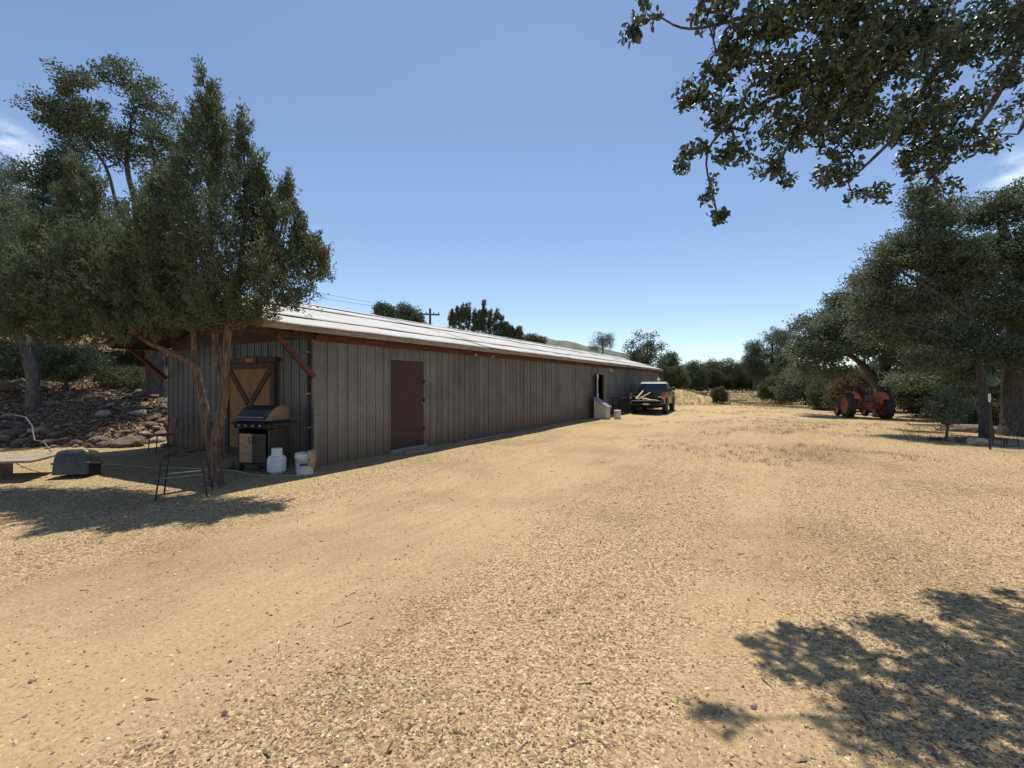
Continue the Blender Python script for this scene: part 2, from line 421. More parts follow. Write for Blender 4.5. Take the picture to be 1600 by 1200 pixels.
# ground
def ground_mat():
    m, n, l, p = new_mat('sandy_ground')
    p.inputs['Roughness'].default_value = .95; p.inputs['Specular IOR Level'].default_value = .15
    g = n.new('ShaderNodeNewGeometry')
    def noise(sc, det=6, rough=.6):
        x = n.new('ShaderNodeTexNoise'); x.inputs['Scale'].default_value = sc; x.inputs['Detail'].default_value = det
        x.inputs['Roughness'].default_value = rough
        l.new(g.outputs['Position'], x.inputs['Vector']); return x
    fine = noise(38, 6, .75); mid = noise(2.2, 7, .62); big = noise(.35, 5, .55)
    vo = n.new('ShaderNodeTexVoronoi'); vo.inputs['Scale'].default_value = 75; vo.inputs['Randomness'].default_value = 1
    wv = n.new('ShaderNodeVectorMath'); wv.operation = 'ADD'
    l.new(g.outputs['Position'], wv.inputs[0]); l.new(fine.outputs['Color'], wv.inputs[1])
    l.new(g.outputs['Position'], vo.inputs['Vector'])
    sp = n.new('ShaderNodeSeparateColor'); l.new(vo.outputs['Color'], sp.inputs['Color'])
    # sand
    rs = ramp(n, [(.25, (.29, .196, .096)), (.5, (.44, .313, .162)), (.75, (.56, .42, .235))])
    l.new(fine.outputs['Fac'], rs.inputs['Fac'])
    # chips
    rc = ramp(n, [(0, (.13, .086, .046)), (.25, (.29, .198, .098)), (.58, (.43, .305, .155)), (.88, (.53, .40, .22)), (1, (.62, .50, .31))])
    l.new(sp.outputs['Red'], rc.inputs['Fac'])
    at_ = n.new('ShaderNodeAttribute'); at_.attribute_name = 'sand'
    ad = n.new('ShaderNodeMath'); ad.operation = 'ADD'
    l.new(at_.outputs['Fac'], ad.inputs[0])
    sb = n.new('ShaderNodeMath'); sb.operation = 'SUBTRACT'; sb.inputs[1].default_value = .5
    l.new(mid.outputs['Fac'], sb.inputs[0])
    ml = n.new('ShaderNodeMath'); ml.operation = 'MULTIPLY'; ml.inputs[1].default_value = 2.2
    l.new(sb.outputs[0], ml.inputs[0]); l.new(ml.outputs[0], ad.inputs[1])
    cl = n.new('ShaderNodeMapRange'); cl.inputs['From Min'].default_value = .2; cl.inputs['From Max'].default_value = .8
    l.new(ad.outputs[0], cl.inputs['Value'])
    mx = n.new('ShaderNodeMix'); mx.data_type = 'RGBA'
    l.new(cl.outputs['Result'], mx.inputs['Factor'])
    l.new(rc.outputs['Color'], mx.inputs['A']); l.new(rs.outputs['Color'], mx.inputs['B'])
    # patches of grey and of straw
    rb = ramp(n, [(.34, (.76, .745, .74)), (.50, (1, 1, 1)), (.68, (1.10, 1.06, .98))])
    l.new(big.outputs['Fac'], rb.inputs['Fac'])
    m2 = n.new('ShaderNodeMix'); m2.data_type = 'RGBA'; m2.blend_type = 'MULTIPLY'; m2.inputs['Factor'].default_value = 1
    l.new(mx.outputs['Result'], m2.inputs['A']); l.new(rb.outputs['Color'], m2.inputs['B'])
    # faint streaks along the wheel tracks
    mps = n.new('ShaderNodeMapping'); mps.vector_type = 'POINT'
    mps.inputs['Scale'].default_value = (.5, 6.0, 1)
    mpr = n.new('ShaderNodeMapping'); mpr.inputs['Rotation'].default_value = (0, 0, math.radians(-60))
    l.new(g.outputs['Position'], mpr.inputs['Vector']); l.new(mpr.outputs['Vector'], mps.inputs['Vector'])
    st = n.new('ShaderNodeTexNoise'); st.inputs['Scale'].default_value = 1.0; st.inputs['Detail'].default_value = 6; st.inputs['Roughness'].default_value = .65
    l.new(mps.outputs['Vector'], st.inputs['Vector'])
    rst = ramp(n, [(.34, (.74, .70, .66)), (.50, (.97, .97, .97)), (.68, (1.12, 1.12, 1.12))])
    l.new(st.outputs['Fac'], rst.inputs['Fac'])
    m2b = n.new('ShaderNodeMix'); m2b.data_type = 'RGBA'; m2b.blend_type = 'MULTIPLY'; m2b.inputs['Factor'].default_value = .38
    l.new(m2.outputs['Result'], m2b.inputs['A']); l.new(rst.outputs['Color'], m2b.inputs['B']); m2 = m2b
    # bank soil and litter
    rl = ramp(n, [(.3, (.12, .085, .058)), (.52, (.24, .17, .11)), (.72, (.42, .33, .21))])
    l.new(mid.outputs['Fac'], rl.inputs['Fac'])
    al = n.new('ShaderNodeAttribute'); al.attribute_name = 'litter'
    m3 = n.new('ShaderNodeMix'); m3.data_type = 'RGBA'
    l.new(al.outputs['Fac'], m3.inputs['Factor']); l.new(m2.outputs['Result'], m3.inputs['A']); l.new(rl.outputs['Color'], m3.inputs['B'])
    rg = ramp(n, [(.35, (.40, .29, .14)), (.65, (.58, .45, .25))])
    l.new(mid.outputs['Fac'], rg.inputs['Fac'])
    ag = n.new('ShaderNodeAttribute'); ag.attribute_name = 'drygrass'
    m4 = n.new('ShaderNodeMix'); m4.data_type = 'RGBA'
    l.new(ag.outputs['Fac'], m4.inputs['Factor']); l.new(m3.outputs['Result'], m4.inputs['A']); l.new(rg.outputs['Color'], m4.inputs['B'])
    l.new(m4.outputs['Result'], p.inputs['Base Color'])
    b = n.new('ShaderNodeBump'); b.inputs['Strength'].default_value = .75; b.inputs['Distance'].default_value = .02
    hm = n.new('ShaderNodeMath'); hm.operation = 'MULTIPLY_ADD'; hm.inputs[1].default_value = .5
    l.new(sp.outputs['Green'], hm.inputs[0]); l.new(fine.outputs['Fac'], hm.inputs[2])
    l.new(hm.outputs[0], b.inputs['Height']); l.new(b.outputs['Normal'], p.inputs['Normal'])
    return m
M['ground'] = ground_mat()

# ------------------------------------------------------------------ terrain
BC = np.array([-3.8, 8.6])                       # near corner of the barn
BD = np.array([.511, .8596]); BD = BD / np.linalg.norm(BD)
BU = np.array([-BD[1], BD[0]])                   # into the barn
BW, BL = 6.0, 28.3
BRZ = math.atan2(BD[1], BD[0])

def sstep(a, b, x):
    t = np.clip((x - a) / (b - a), 0, 1); return t * t * (3 - 2 * t)

def wav(x, y, s, k):
    r = np.random.RandomState(k); out = 0
    for i in range(5):
        a = r.uniform(0, 6.28); f = s * r.uniform(.6, 1.7)
        out = out + np.sin((x * math.cos(a) + y * math.sin(a)) * f + r.uniform(0, 6.28)) / 5
    return out

def bank_b(x, y):
    u = (x - BC[0]) * BU[0] + (y - BC[1]) * BU[1]
    b1 = y - 11.0 - (x + 12.8) * .12 + .25 * wav(x, y, 1.2, 3)
    b2 = (u - 7.0) * 1.0
    k = 1.0
    h = np.clip(.5 + .5 * (b2 - b1) / k, 0, 1)
    return b2 * (1 - h) + b1 * h - k * h * (1 - h)

def poly_dist(x, y, pts):
    d = np.full(np.shape(x), 1e9)
    for (x0, y0), (x1, y1) in zip(pts[:-1], pts[1:]):
        dx, dy = x1 - x0, y1 - y0
        t = np.clip(((x - x0) * dx + (y - y0) * dy) / (dx * dx + dy * dy), 0, 1)
        d = np.minimum(d, np.hypot(x - x0 - t * dx, y - y0 - t * dy))
    return d

TRACK1 = [(-6, .5), (-3.2, 2.0), (-1.9, 4.2), (.2, 8), (3.4, 14), (7.6, 24)]
TRACK2 = [(.2, .5), (1.7, 3.2), (3.0, 5.6), (6.0, 11), (9.2, 18), (11.5, 26)]

def gz(x, y):
    x = np.asarray(x, float); y = np.asarray(y, float)
    b = bank_b(x, y)
    z = np.interp(b, [-.6, 0, 1, 3, 6, 12, 24, 60], [0, .05, .5, 1.2, 1.85, 3.5, 6.4, 9.0])
    near = 1 - sstep(20, 40, np.hypot(x, y))
    z = z + near * (.012 * wav(x, y, 2.4, 1) + .02 * wav(x, y, .8, 2))
    z = z - near * .022 * np.exp(-(poly_dist(x, y, TRACK1) / .8) ** 2)
    z = z - near * .015 * np.exp(-(poly_dist(x, y, TRACK2) / .7) ** 2)
    # dirt mound beyond the truck, ground beyond the yard
    z = z + 1.15 * np.exp(-((x - 13.2) / 3.2) ** 2 - ((y - 36.5) / 2.2) ** 2) * (1 + .12 * wav(x, y, 1.5, 7))
    z = z + .55 * sstep(36, 48, y) * sstep(5, 12, x)
    # falls a little under the right-hand trees
    z = z - .25 * sstep(13, 20, x - .1 * y) * (1 - sstep(30, 45, y))
    z = z + .05 * sstep(2, 8, bank_b(x, y)) * wav(x, y, 1.7, 9)
    return z

def axis(segs):
    out = []
    for a, b, st in segs:
        out += list(np.arange(a, b, st))
    return np.array(out + [segs[-1][1]])
gx = axis([(-2600, -300, 230), (-300, -60, 24), (-60, -18, 1.5), (-18, 9, .11), (9, 24, .3), (24, 60, 1.5), (60, 300, 24), (300, 2600, 230)])
gy = axis([(-60, -4, 4), (-4, .8, .4), (.8, 14, .09), (14, 40, .35), (40, 80, 1.6), (80, 300, 22), (300, 5200, 245)])
X, Y = np.meshgrid(gx, gy)
Z = gz(X, Y)
nx, ny = len(gx), len(gy)
idx = np.arange(nx * ny).reshape(ny, nx)
F = np.stack([idx[:-1, :-1], idx[:-1, 1:], idx[1:, 1:], idx[1:, :-1]], -1).reshape(-1, 4)
d1 = poly_dist(X, Y, TRACK1); d2 = poly_dist(X, Y, TRACK2)
sand = np.clip(1.05 * np.exp(-(d1 / 1.5) ** 4) + .55 * np.exp(-(d2 / .55) ** 2) + .35 * sstep(10, 22, Y), 0, 1)
bb = bank_b(X, Y)
litter = sstep(-.3, .5, bb)
litter = np.maximum(litter, sstep(46, 54, Y) * .9)
litter = np.maximum(litter, sstep(12.5, 16, X - .1 * Y) * (1 - sstep(40, 60, Y)) * .8)
dry = sstep(6, 11, bb + 1.5 * wav(X, Y, .9, 21)) * .9
dry = np.maximum(dry, .5 * sstep(14, 24, Y) * (1 - sstep(40, 48, Y)) * (X > 0))
dry = np.maximum(dry, .8 * np.exp(-((X + 14.5) / 2.5) ** 2 - ((Y - 14.6) / .7) ** 2))
g_me = np_mesh('ground', np.stack([X, Y, Z], -1).reshape(-1, 3), F, M['ground'],
               {'sand': sand.ravel(), 'litter': litter.ravel(), 'drygrass': dry.ravel()}, True)
ground = put(g_me, 'ground'); tag(ground, 'dry sandy yard strewn with wood chips and gravel', kind='structure')

# distant hills
hv, hf = [], []
N = 160
rr = np.random.RandomState(5)
for i in range(N + 1):
    px = -300 + i * 2400 / N
    dep = 3600
    hgt = np.interp(px, [-300, 500, 800, 860, 900, 950, 985, 1040, 1100, 1160, 1230, 1400, 2100],
                    [40, 60, 72, 71, 65, 54, 42, 20, 14, 20, 10, 14, 20]) + 1.6 * math.sin(i * .9) + 1.2 * math.sin(i * 2.3 + 1)
    x = (px - 800) / 700 * dep
    for q, (dd, hh) in enumerate(((-700, -.1), (-420, .35 + .1 * math.sin(i * 1.7)), (-180, .75 + .08 * math.sin(i * 1.1 + 2)), (0, 1), (500, .3))):
        hv.append((x * (1 + dd / dep), dep + dd + 60 * math.sin(i * .7 + q), hh * hgt / 700 * dep))
for i in range(N):
    for q in range(4):
        a = i * 5 + q
        hf.append((a, a + 1, a + 6, a + 5))
put(np_mesh('hills', np.array(hv), np.array(hf), M['hill'], None, True), 'hills')['kind'] = 'structure'

# ------------------------------------------------------------------ trees
def tubes_np(P0, P1, R0, R1, n=6):
    """independent tapered tubes, as arrays"""
    T = P1 - P0; L = np.linalg.norm(T, axis=1, keepdims=True); T = T / np.maximum(L, 1e-6)
    A = np.where(np.abs(T[:, 2:3]) < .9, np.array([[0, 0, 1.]]), np.array([[1., 0, 0]]))
    U = np.cross(T, A); U /= np.linalg.norm(U, axis=1, keepdims=True)
    W = np.cross(T, U)
    ang = np.arange(n) * 2 * math.pi / n
    c, s = np.cos(ang), np.sin(ang)
    ring = U[:, None, :] * c[None, :, None] + W[:, None, :] * s[None, :, None]
    V0 = P0[:, None, :] + ring * R0[:, None, None]
    V1 = P1[:, None, :] + ring * R1[:, None, None]
    V = np.concatenate([V0, V1], 1).reshape(-1, 3)
    k = np.arange(n); k2 = (k + 1) % n
    f = np.stack([k, k2, n + k2, n + k], -1)
    F = (np.arange(len(P0))[:, None, None] * 2 * n + f[None]).reshape(-1, 4)
    return V, F

def skeleton(stems, centers, rng, rtip, up_pen=.35, wig=.10):
    """stems: list of polylines [(pos, r)...], the first rises from the ground and the others start on it."""
    pos, par, rad = [], [], []
    for st in stems:
        if not pos:
            pr = -1
        else:
            P = np.array(pos); pr = int(np.argmin(np.linalg.norm(P - np.array(st[0][0]), axis=1)))
        for (q, r) in st:
            pos.append(np.array(q, float)); par.append(pr); rad.append(r); pr = len(pos) - 1
    nst = len(pos)
    cnt = [0] * nst
    C = np.array(centers)
    P = np.array(pos)
    dm = np.min(np.linalg.norm(C[:, None] - P[None], axis=2), axis=1)
    arr = np.zeros((nst + 3 * len(C), 3)); arr[:nst] = P; k = nst
    first = 1 if nst > 3 else 0
    for ci in np.argsort(dm):
        c = C[ci]
        dd = np.linalg.norm(arr[first:k] - c, axis=1) + up_pen * np.maximum(arr[first:k, 2] - c[2], 0)
        j = int(np.argmin(dd)) + first
        a = arr[j]; L = np.linalg.norm(c - a)
        pr = j
        for t in (.36, .70, 1.0):
            q = a + (c - a) * t
            if t < 1: q = q + rng.normal(0, wig * L, 3) + np.array([0, 0, .06 * L])
            arr[k] = q; par.append(pr); rad.append(None); cnt.append(0); pr = k; k += 1
        cnt[-1] = 1
    for i in range(k - 1, 0, -1):
        if par[i] >= 0: cnt[par[i]] += cnt[i]
    P0, P1, R0, R1 = [], [], [], []
    def rr_(i):
        return rad[i] if rad[i] is not None else rtip * max(cnt[i], 1) ** .46
    for i in range(1, k):
        j = par[i]
        if j < 0 or i < nst: continue
        r1 = rr_(i); r0 = rr_(j)
        if rad[i] is None: r0 = min(r0, r1 * 1.25)
        P0.append(arr[j]); P1.append(arr[i]); R0.append(r0); R1.append(min(r1, r0))
    return np.array(P0), np.array(P1), np.array(R0), np.array(R1)

def stem_tubes(stems, base, n=12, seed=0):
    """each stem as one continuous tube through a smooth curve, slightly fluted"""
    Vs, Fs, k0 = [], [], 0
    rng = np.random.RandomState(seed + 7)
    for st in stems:
        P = np.array([q for q, r in st], float); Rr = np.array([r for q, r in st], float)
        Pe = np.vstack([2 * P[0] - P[1], P, 2 * P[-1] - P[-2]])
        pts, rad = [], []
        for i in range(len(P) - 1):
            p0, p1, p2, p3 = Pe[i:i + 4]
            for t in np.linspace(0, 1, 6)[:-1]:
                pts.append(.5 * (2 * p1 + (p2 - p0) * t + (2 * p0 - 5 * p1 + 4 * p2 - p3) * t * t + (3 * p1 - p0 - 3 * p2 + p3) * t ** 3))
                rad.append(Rr[i] + (Rr[i + 1] - Rr[i]) * t)
        pts.append(P[-1]); rad.append(Rr[-1] * .6)
        pts = np.array(pts); rad = np.array(rad) * (1 + rng.normal(0, .035, len(rad)))
        T = np.gradient(pts, axis=0); T /= np.maximum(np.linalg.norm(T, axis=1, keepdims=True), 1e-6)
        U = np.cross(T[0], [1., .3, 0]); U /= np.linalg.norm(U)
        ph = rng.uniform(0, 6.28, 3); ang = np.arange(n) * 2 * math.pi / n
        for i in range(len(pts)):
            U = U - T[i] * U.dot(T[i]); U /= np.linalg.norm(U); W = np.cross(T[i], U)
            fl = 1 + .10 * np.sin(3 * ang + ph[0] + i * .22) + .06 * np.sin(5 * ang + ph[1] - i * .3)
            Vs.append(pts[i] - base + (U[None] * np.cos(ang)[:, None] + W[None] * np.sin(ang)[:, None]) * (rad[i] * fl)[:, None])
        k = np.arange(n); k2 = (k + 1) % n; f = np.stack([k, k2, n + k2, n + k], -1)
        m_ = len(pts)
        Fs.append((np.arange(m_ - 1)[:, None, None] * n + f[None]).reshape(-1, 4) + k0); k0 += m_ * n
    return np.concatenate(Vs), np.concatenate(Fs)

def trunk_mesh(stems, P0, P1, R0, R1, base, sides, seed):
    V1, F1 = stem_tubes(stems, base, 12 if sides > 5 else 8, seed)
    V, F = tubes_np(P0 - base, P1 - base, R0, R1, sides)
    return np.vstack([V1, V]), np.vstack([F1, F + len(V1)])

def leaf_arrays(Cn, D, length, width, rng, bend=.12):
    n = len(Cn)
    D = D / np.maximum(np.linalg.norm(D, axis=1, keepdims=True), 1e-6)
    S = np.cross(D, rng.normal(0, 1, (n, 3))); S /= np.maximum(np.linalg.norm(S, axis=1, keepdims=True), 1e-6)
    Nn = np.cross(D, S)
    L = (length * rng.uniform(.65, 1.3, n))[:, None]; Wd = (width * rng.uniform(.7, 1.25, n))[:, None]
    mid = Cn + D * L * .55 + Nn * L * bend
    V = np.stack([Cn, mid + S * Wd / 2, Cn + D * L, mid - S * Wd / 2], 1).reshape(-1, 3)
    F = np.arange(4 * n).reshape(n, 4)
    return V, F

def sample_blobs(blobs, n, rng, shell=.45):
    """blobs: (centre, radii[, weight]); points inside, denser to the outside"""
    vol = np.array([b[1][0] * b[1][1] * b[1][2] * (b[2] if len(b) > 2 else 1) for b in blobs]) ** .85
    which = rng.choice(len(blobs), n, p=vol / vol.sum())
    d = rng.normal(0, 1, (n, 3)); d /= np.linalg.norm(d, axis=1, keepdims=True)
    r = rng.uniform(0, 1, n) ** shell
    c = np.array([b[0] for b in blobs])[which]; q = np.array([b[1] for b in blobs])[which]
    global LAST_MIN
    LAST_MIN = q.min(axis=1)
    return c + d * r[:, None] * q, d

def blob(px, py, dep, rx, ry, rd, w=1.0):
    return (at(px, py, dep), np.array([rx * dep / 700, rd, ry * dep / 700]), w)

def make_tree(name, label, cat, base, stems, blobs, ncl, lpc, cr, ll, lw, lmat, bmat, seed,
              style='oak', group=None, rtip=.006, sides=6, shell=.45, flat=.75):
    rng = np.random.RandomState(seed)
    base = np.array(base, float)
    root = thing(name, label, cat, base, group=group)
    Cc, Dd = sample_blobs(blobs, ncl, rng, shell)
    lim = np.clip(LAST_MIN / (2.2 * cr), .38, 1.0)
    P0, P1, R0, R1 = skeleton(stems, Cc, rng, rtip)
    V, F = trunk_mesh(stems, P0, P1, R0, R1, base, sides, seed)
    put(np_mesh('trunk', V, F, bmat, None, True), 'trunk', root)
    # leaves
    n = ncl * lpc
    k = np.repeat(np.arange(ncl), lpc)
    size = rng.uniform(.65, 1.35, ncl)[k]
    off = rng.normal(0, 1, (n, 3)); off /= np.linalg.norm(off, axis=1, keepdims=True)
    rad_ = rng.uniform(0, 1, n) ** .6
    if style == 'juniper':
        npl = 7                                            # plumes: short shoots feathered with scale leaves
        lm = np.repeat(lim, npl)
        ax = rng.normal(0, .45, (ncl * npl, 3)) * lm[:, None] + np.repeat(Dd, npl, 0) * (.45 * lm[:, None]) + np.array([0, 0, .85])
        ax /= np.linalg.norm(ax, axis=1, keepdims=True)
        st_ = np.repeat(Cc, npl, 0) + rng.normal(0, .38 * cr, (ncl * npl, 3)) * lm[:, None]
        ln = cr * rng.uniform(.8, 2.0, ncl * npl) * (.45 + .55 * lm)
        pi = k * npl + rng.randint(0, npl, n)
        t = rng.uniform(0, 1, n)
        rd = rng.normal(0, 1, (n, 3)); rd -= ax[pi] * np.sum(rd * ax[pi], 1, keepdims=True); rd /= np.linalg.norm(rd, axis=1, keepdims=True)
        wr = ln[pi] * .20 * (1 - t) ** .7 * rng.uniform(.1, 1, n)
        pts = st_[pi] + ax[pi] * (t * ln[pi])[:, None] + rd * wr[:, None]
        D = ax[pi] + rd * .75 + rng.normal(0, .25, (n, 3))
    elif style == 'pine':
        pts = Cc[k] + off * (rad_ * size * cr * .7)[:, None]
        D = off + np.array([0, 0, .3]) + rng.normal(0, .3, (n, 3))
    else:
        off[:, 2] *= flat
        pts = Cc[k] + off * (rad_ * size * cr)[:, None]
        D = off * .8 + rng.normal(0, .7, (n, 3)) + np.array([0, 0, .1])
    V, F = leaf_arrays(pts - base, D, ll, lw, rng)
    tint = np.clip(rng.uniform(0, 1, ncl)[k] * .45 + rng.uniform(0, 1, n) * .55, 0, 1)
    put(np_mesh('crown', V, F, lmat, {'tint': np.repeat(tint, 4)}), 'crown', root)
    return root

def gpt(px, dep, dz=0.0):
    x = (px - 800) / 700.0 * dep
    return np.array([x, dep, float(gz(x, dep)) + dz])

def trunk_line(base, top, r0, r1, seed=0, n=5, wob=.05):
    rng = np.random.RandomState(seed); base = np.array(base, float); top = np.array(top, float)
    out = []
    H = np.linalg.norm(top - base)
    for i in range(n + 1):
        t = i / n
        q = base + (top - base) * t
        if 0 < i: q = q + rng.normal(0, wob * H / n * 2, 3) * np.array([1, 1, .2])
        rr_ = r0 + (r1 - r0) * t
        if i == 0: q = q - np.array([0, 0, .08]); rr_ *= 1.35
        out.append((q, rr_))
    return out

# ---- near juniper in front of the barn end
jb = gpt(336, 7.05)
J = lambda px, py, d: at(px, py, d)
stems = [
    [(jb + [0, 0, -.1], .19), (jb + [0, 0, .03], .13), (jb + [0, 0, .14], .10), (J(334, 725, 7.05), .092), (J(336, 690, 7.05), .082), (J(346, 640, 7.0), .066), (J(351, 598, 7.0), .064)],
    [(J(334, 725, 7.05), .06), (J(330, 690, 7.06), .072), (J(319, 640, 7.08), .066), (J(309, 590, 7.1), .06), (J(300, 568, 7.1), .057), (J(262, 548, 7.15), .044), (J(225, 530, 7.25), .04), (J(170, 480, 7.4), .03), (J(140, 380, 7.7), .015)],
    [(J(350, 612, 7.0), .05), (J(338, 565, 7.05), .042), (J(335, 480, 7.1), .042), (J(330, 380, 7.15), .033), (J(326, 230, 7.2), .013), (J(324, 120, 7.2), .004)],
    [(J(350, 612, 7.0), .06), (J(356, 520, 6.95), .052), (J(372, 440, 6.95), .045), (J(384, 320, 7.0), .025), (J(378, 180, 7.0), .004)],
    [(J(372, 440, 6.95), .035), (J(420, 410, 6.95), .026), (J(446, 330, 7.0), .012), (J(446, 290, 7.0), .004)],
    [(J(303, 575, 7.1), .04), (J(302, 520, 7.15), .04), (J(280, 420, 7.2), .026), (J(258, 280, 7.3), .01)],
    [(J(420, 410, 6.95), .02), (J(468, 380, 7.05), .01), (J(468, 325, 7.1), .004)],
]
B = blob
jbl = [B(323, 145, 7.2, 5, 42, .10, 9), B(326, 195, 7.2, 13, 55, .22, 3.5), B(306, 205, 7.25, 7, 38, .14, 5), B(343, 215, 7.15, 8, 42, .15, 5), B(328, 270, 7.2, 30, 70, .45), B(378, 205, 7, 4.5, 46, .09, 9), B(380, 265, 7, 12, 60, .22, 3.5), B(388, 320, 7, 22, 62, .4),
       B(409, 300, 6.95, 5, 44, .10, 8), B(410, 345, 6.95, 14, 50, .25, 2), B(446, 320, 7, 5, 40, .10, 8), B(430, 350, 7, 7, 44, .13, 5), B(442, 385, 7, 26, 55, .45), B(467, 355, 7.1, 4.5, 36, .09, 8), B(474, 395, 7.1, 12, 38, .22, 3), B(488, 425, 7.1, 24, 38, .4),
       B(500, 412, 7.15, 14, 32, .25, 1.5), B(430, 445, 6.9, 46, 45, .5), B(350, 400, 7, 62, 85, .65), B(275, 390, 7.2, 48, 85, .6), B(215, 450, 7.3, 55, 60, .6),
       B(150, 440, 7.4, 50, 70, .6), B(122, 320, 7.8, 14, 70, .25, 2.5), B(150, 345, 7.7, 16, 70, .3, 2), B(92, 360, 7.8, 14, 60, .25, 2), B(60, 400, 7.8, 24, 60, .4), B(35, 515, 7.5, 36, 26, .4), B(-20, 480, 7.8, 40, 50, .5), B(160, 500, 7.3, 60, 36, .5), B(190, 400, 7.4, 40, 60, .5), B(0, 400, 8.0, 30, 50, .4), B(90, 470, 7.5, 48, 52, .6), B(40, 470, 7.6, 34, 46, .5), B(255, 490, 7.05, 60, 34, .6), B(345, 488, 6.9, 55, 34, .5),
       B(440, 480, 6.95, 30, 12, .35), B(395, 500, 6.9, 26, 18, .4), B(200, 520, 7.1, 55, 20, .45), B(258, 320, 7.3, 14, 62, .25, 2.5), B(120, 525, 7.4, 45, 18, .4), B(292, 290, 7.3, 16, 60, .3, 2), B(232, 350, 7.35, 14, 50, .25, 2)]
make_tree('juniper_tree', 'large multi-stemmed juniper with reddish bark growing in front of the barn end', 'tree', jb, stems, jbl,
          1700, 135, .21, .052, .018, M['juniper'], M['bark_jun'], 11, 'juniper', rtip=.0042, sides=6, shell=.40)

# ---- tall oak behind it
ob = gpt(246, 15.0)
stems = [[(ob + [0, 0, -.1], .32), (at(243, 570, 15), .25), (at(240, 500, 15), .22), (at(226, 430, 15), .17), (at(216, 380, 15), .13), (at(212, 320, 15), .10), (at(198, 260, 15), .07), (at(205, 190, 15), .03)],
         [(at(226, 430, 15), .09), (at(190, 395, 15), .075), (at(160, 345, 15), .06), (at(115, 310, 15), .04), (at(90, 250, 15), .02)],
         [(at(212, 320, 15), .06), (at(240, 270, 14.8), .045), (at(238, 215, 14.8), .03), (at(262, 180, 14.8), .015)],
         [(at(216, 380, 15), .07), (at(186, 330, 15.2), .055), (at(165, 260, 15.2), .045), (at(125, 205, 15.2), .03), (at(112, 140, 15.2), .015)]]
obl = [B(108, 128, 15, 42, 24, .8), B(98, 190, 15, 52, 38, 1), B(62, 285, 15, 26, 40, .8), B(150, 190, 15, 35, 30, .8), B(195, 122, 15, 38, 18, .7), B(228, 165, 15, 38, 35, .9),
       B(262, 225, 15, 32, 40, .9), B(185, 225, 15, 50, 28, 1), B(110, 270, 15.4, 45, 40, 1), B(95, 340, 15.3, 45, 30, 1), B(265, 300, 15, 28, 40, .8), B(190, 330, 15, 40, 20, .8, .5), B(240, 375, 14.8, 50, 25, .9, .7), B(150, 390, 15, 60, 35, 1, .7), B(60, 430, 14.5, 60, 40, 1.2), B(-20, 440, 14.5, 60, 50, 1.2), B(180, 450, 14.3, 60, 36, 1.2), B(110, 480, 14.2, 60, 26, 1.1), B(250, 470, 14.5, 40, 30, 1), B(20, 500, 14, 50, 24, 1), B(60, 370, 15, 40, 30, 1)]
make_tree('oak_tree', 'tall oak on the bank with open crown against the sky behind the juniper', 'tree', ob, stems, obl, 800, 85, .31, .10, .055, M['oak'], M['bark_oak'], 12, rtip=.009)

# ---- trees at the left edge
b = gpt(58, 17.0)
make_tree('juniper_tree', 'dense dark juniper at the left edge of the picture on the bank', 'tree', b, [trunk_line(b, at(45, 380, 17), .2, .08, 3)],
          [B(-20, 330, 16.5, 70, 70, 1.3), B(30, 320, 17, 45, 50, 1), B(-10, 420, 16, 80, 50, 1.3), B(45, 440, 16.5, 50, 45, 1.1), B(100, 470, 17, 40, 30, .9), B(0, 490, 16.5, 70, 20, 1)], 330, 100, .36, .12, .028, M['juniper'], M['bark_oak'], 13, 'juniper')
b = gpt(52, 13.2)
make_tree('oak_tree', 'leaning grey-trunked oak reaching out of the picture on the left', 'tree', b,
          [[(b + [0, 0, -.1], .17), (at(50, 590, 13.1), .14), (at(38, 548, 13.05), .135), (at(20, 505, 13), .13), (at(-8, 470, 12.9), .125), (at(-55, 410, 12.8), .11), (at(-110, 320, 12.8), .06)],
           [(at(-8, 470, 12.9), .06), (at(10, 400, 12.7), .05), (at(5, 330, 12.6), .03)]],
          [B(-120, 330, 12.8, 90, 60, 1.2), B(-60, 400, 12.6, 60, 40, 1), B(10, 330, 12.6, 30, 35, .7), B(0, 440, 12.4, 40, 25, .7), B(15, 560, 13, 30, 22, .6), B(0, 500, 12.6, 25, 18, .5)], 260, 85, .30, .09, .05, M['oak'], M['bark_grey'], 14, rtip=.007)
b = gpt(102, 14.5)
make_tree('oak_sapling', 'small bushy sapling with a short dark trunk on the rocky bank', 'tree', b, [trunk_line(b, at(104, 585, 14.5), .06, .04, 4, 3)],
          [B(88, 575, 14.5, 40, 22, .8), B(130, 570, 14.6, 40, 25, .8), B(110, 550, 14.6, 35, 15, .7)], 120, 80, .22, .07, .04, M['oak'], M['bark_oak'], 15)
b = gpt(200, 15.5)
make_tree('shrub', 'low dark shrub beside the grey oak trunk on the bank', 'shrub', b, [trunk_line(b, b + [0, 0, .5], .04, .03, 4, 3)],
          [B(190, 590, 15.5, 40, 18, .7), B(222, 596, 15.2, 24, 14, .6)], 80, 70, .2, .07, .04, M['bush'], M['bark_oak'], 16)
b = gpt(18, 20)
make_tree('shrub', 'shaded shrub beyond the leaning grey trunk', 'shrub', b, [trunk_line(b, b + [0, 0, .6], .05, .03, 4, 3)],
          [B(10, 555, 20, 40, 22, 1), B(60, 560, 21, 35, 15, .8)], 70, 70, .28, .1, .05, M['bush'], M['bark_oak'], 17)
b = gpt(165, 33)
make_tree('juniper_tree', 'juniper far up the dry grass slope behind the oak', 'tree', b, [trunk_line(b, b + [0, 0, 3], .15, .06, 4, 4)],
          [B(150, 440, 33, 70, 55, 2), B(220, 450, 34, 50, 45, 2), B(90, 450, 33, 45, 40, 1.5)], 160, 80, .6, .2, .06, M['juniper'], M['bark_oak'], 18, 'juniper')

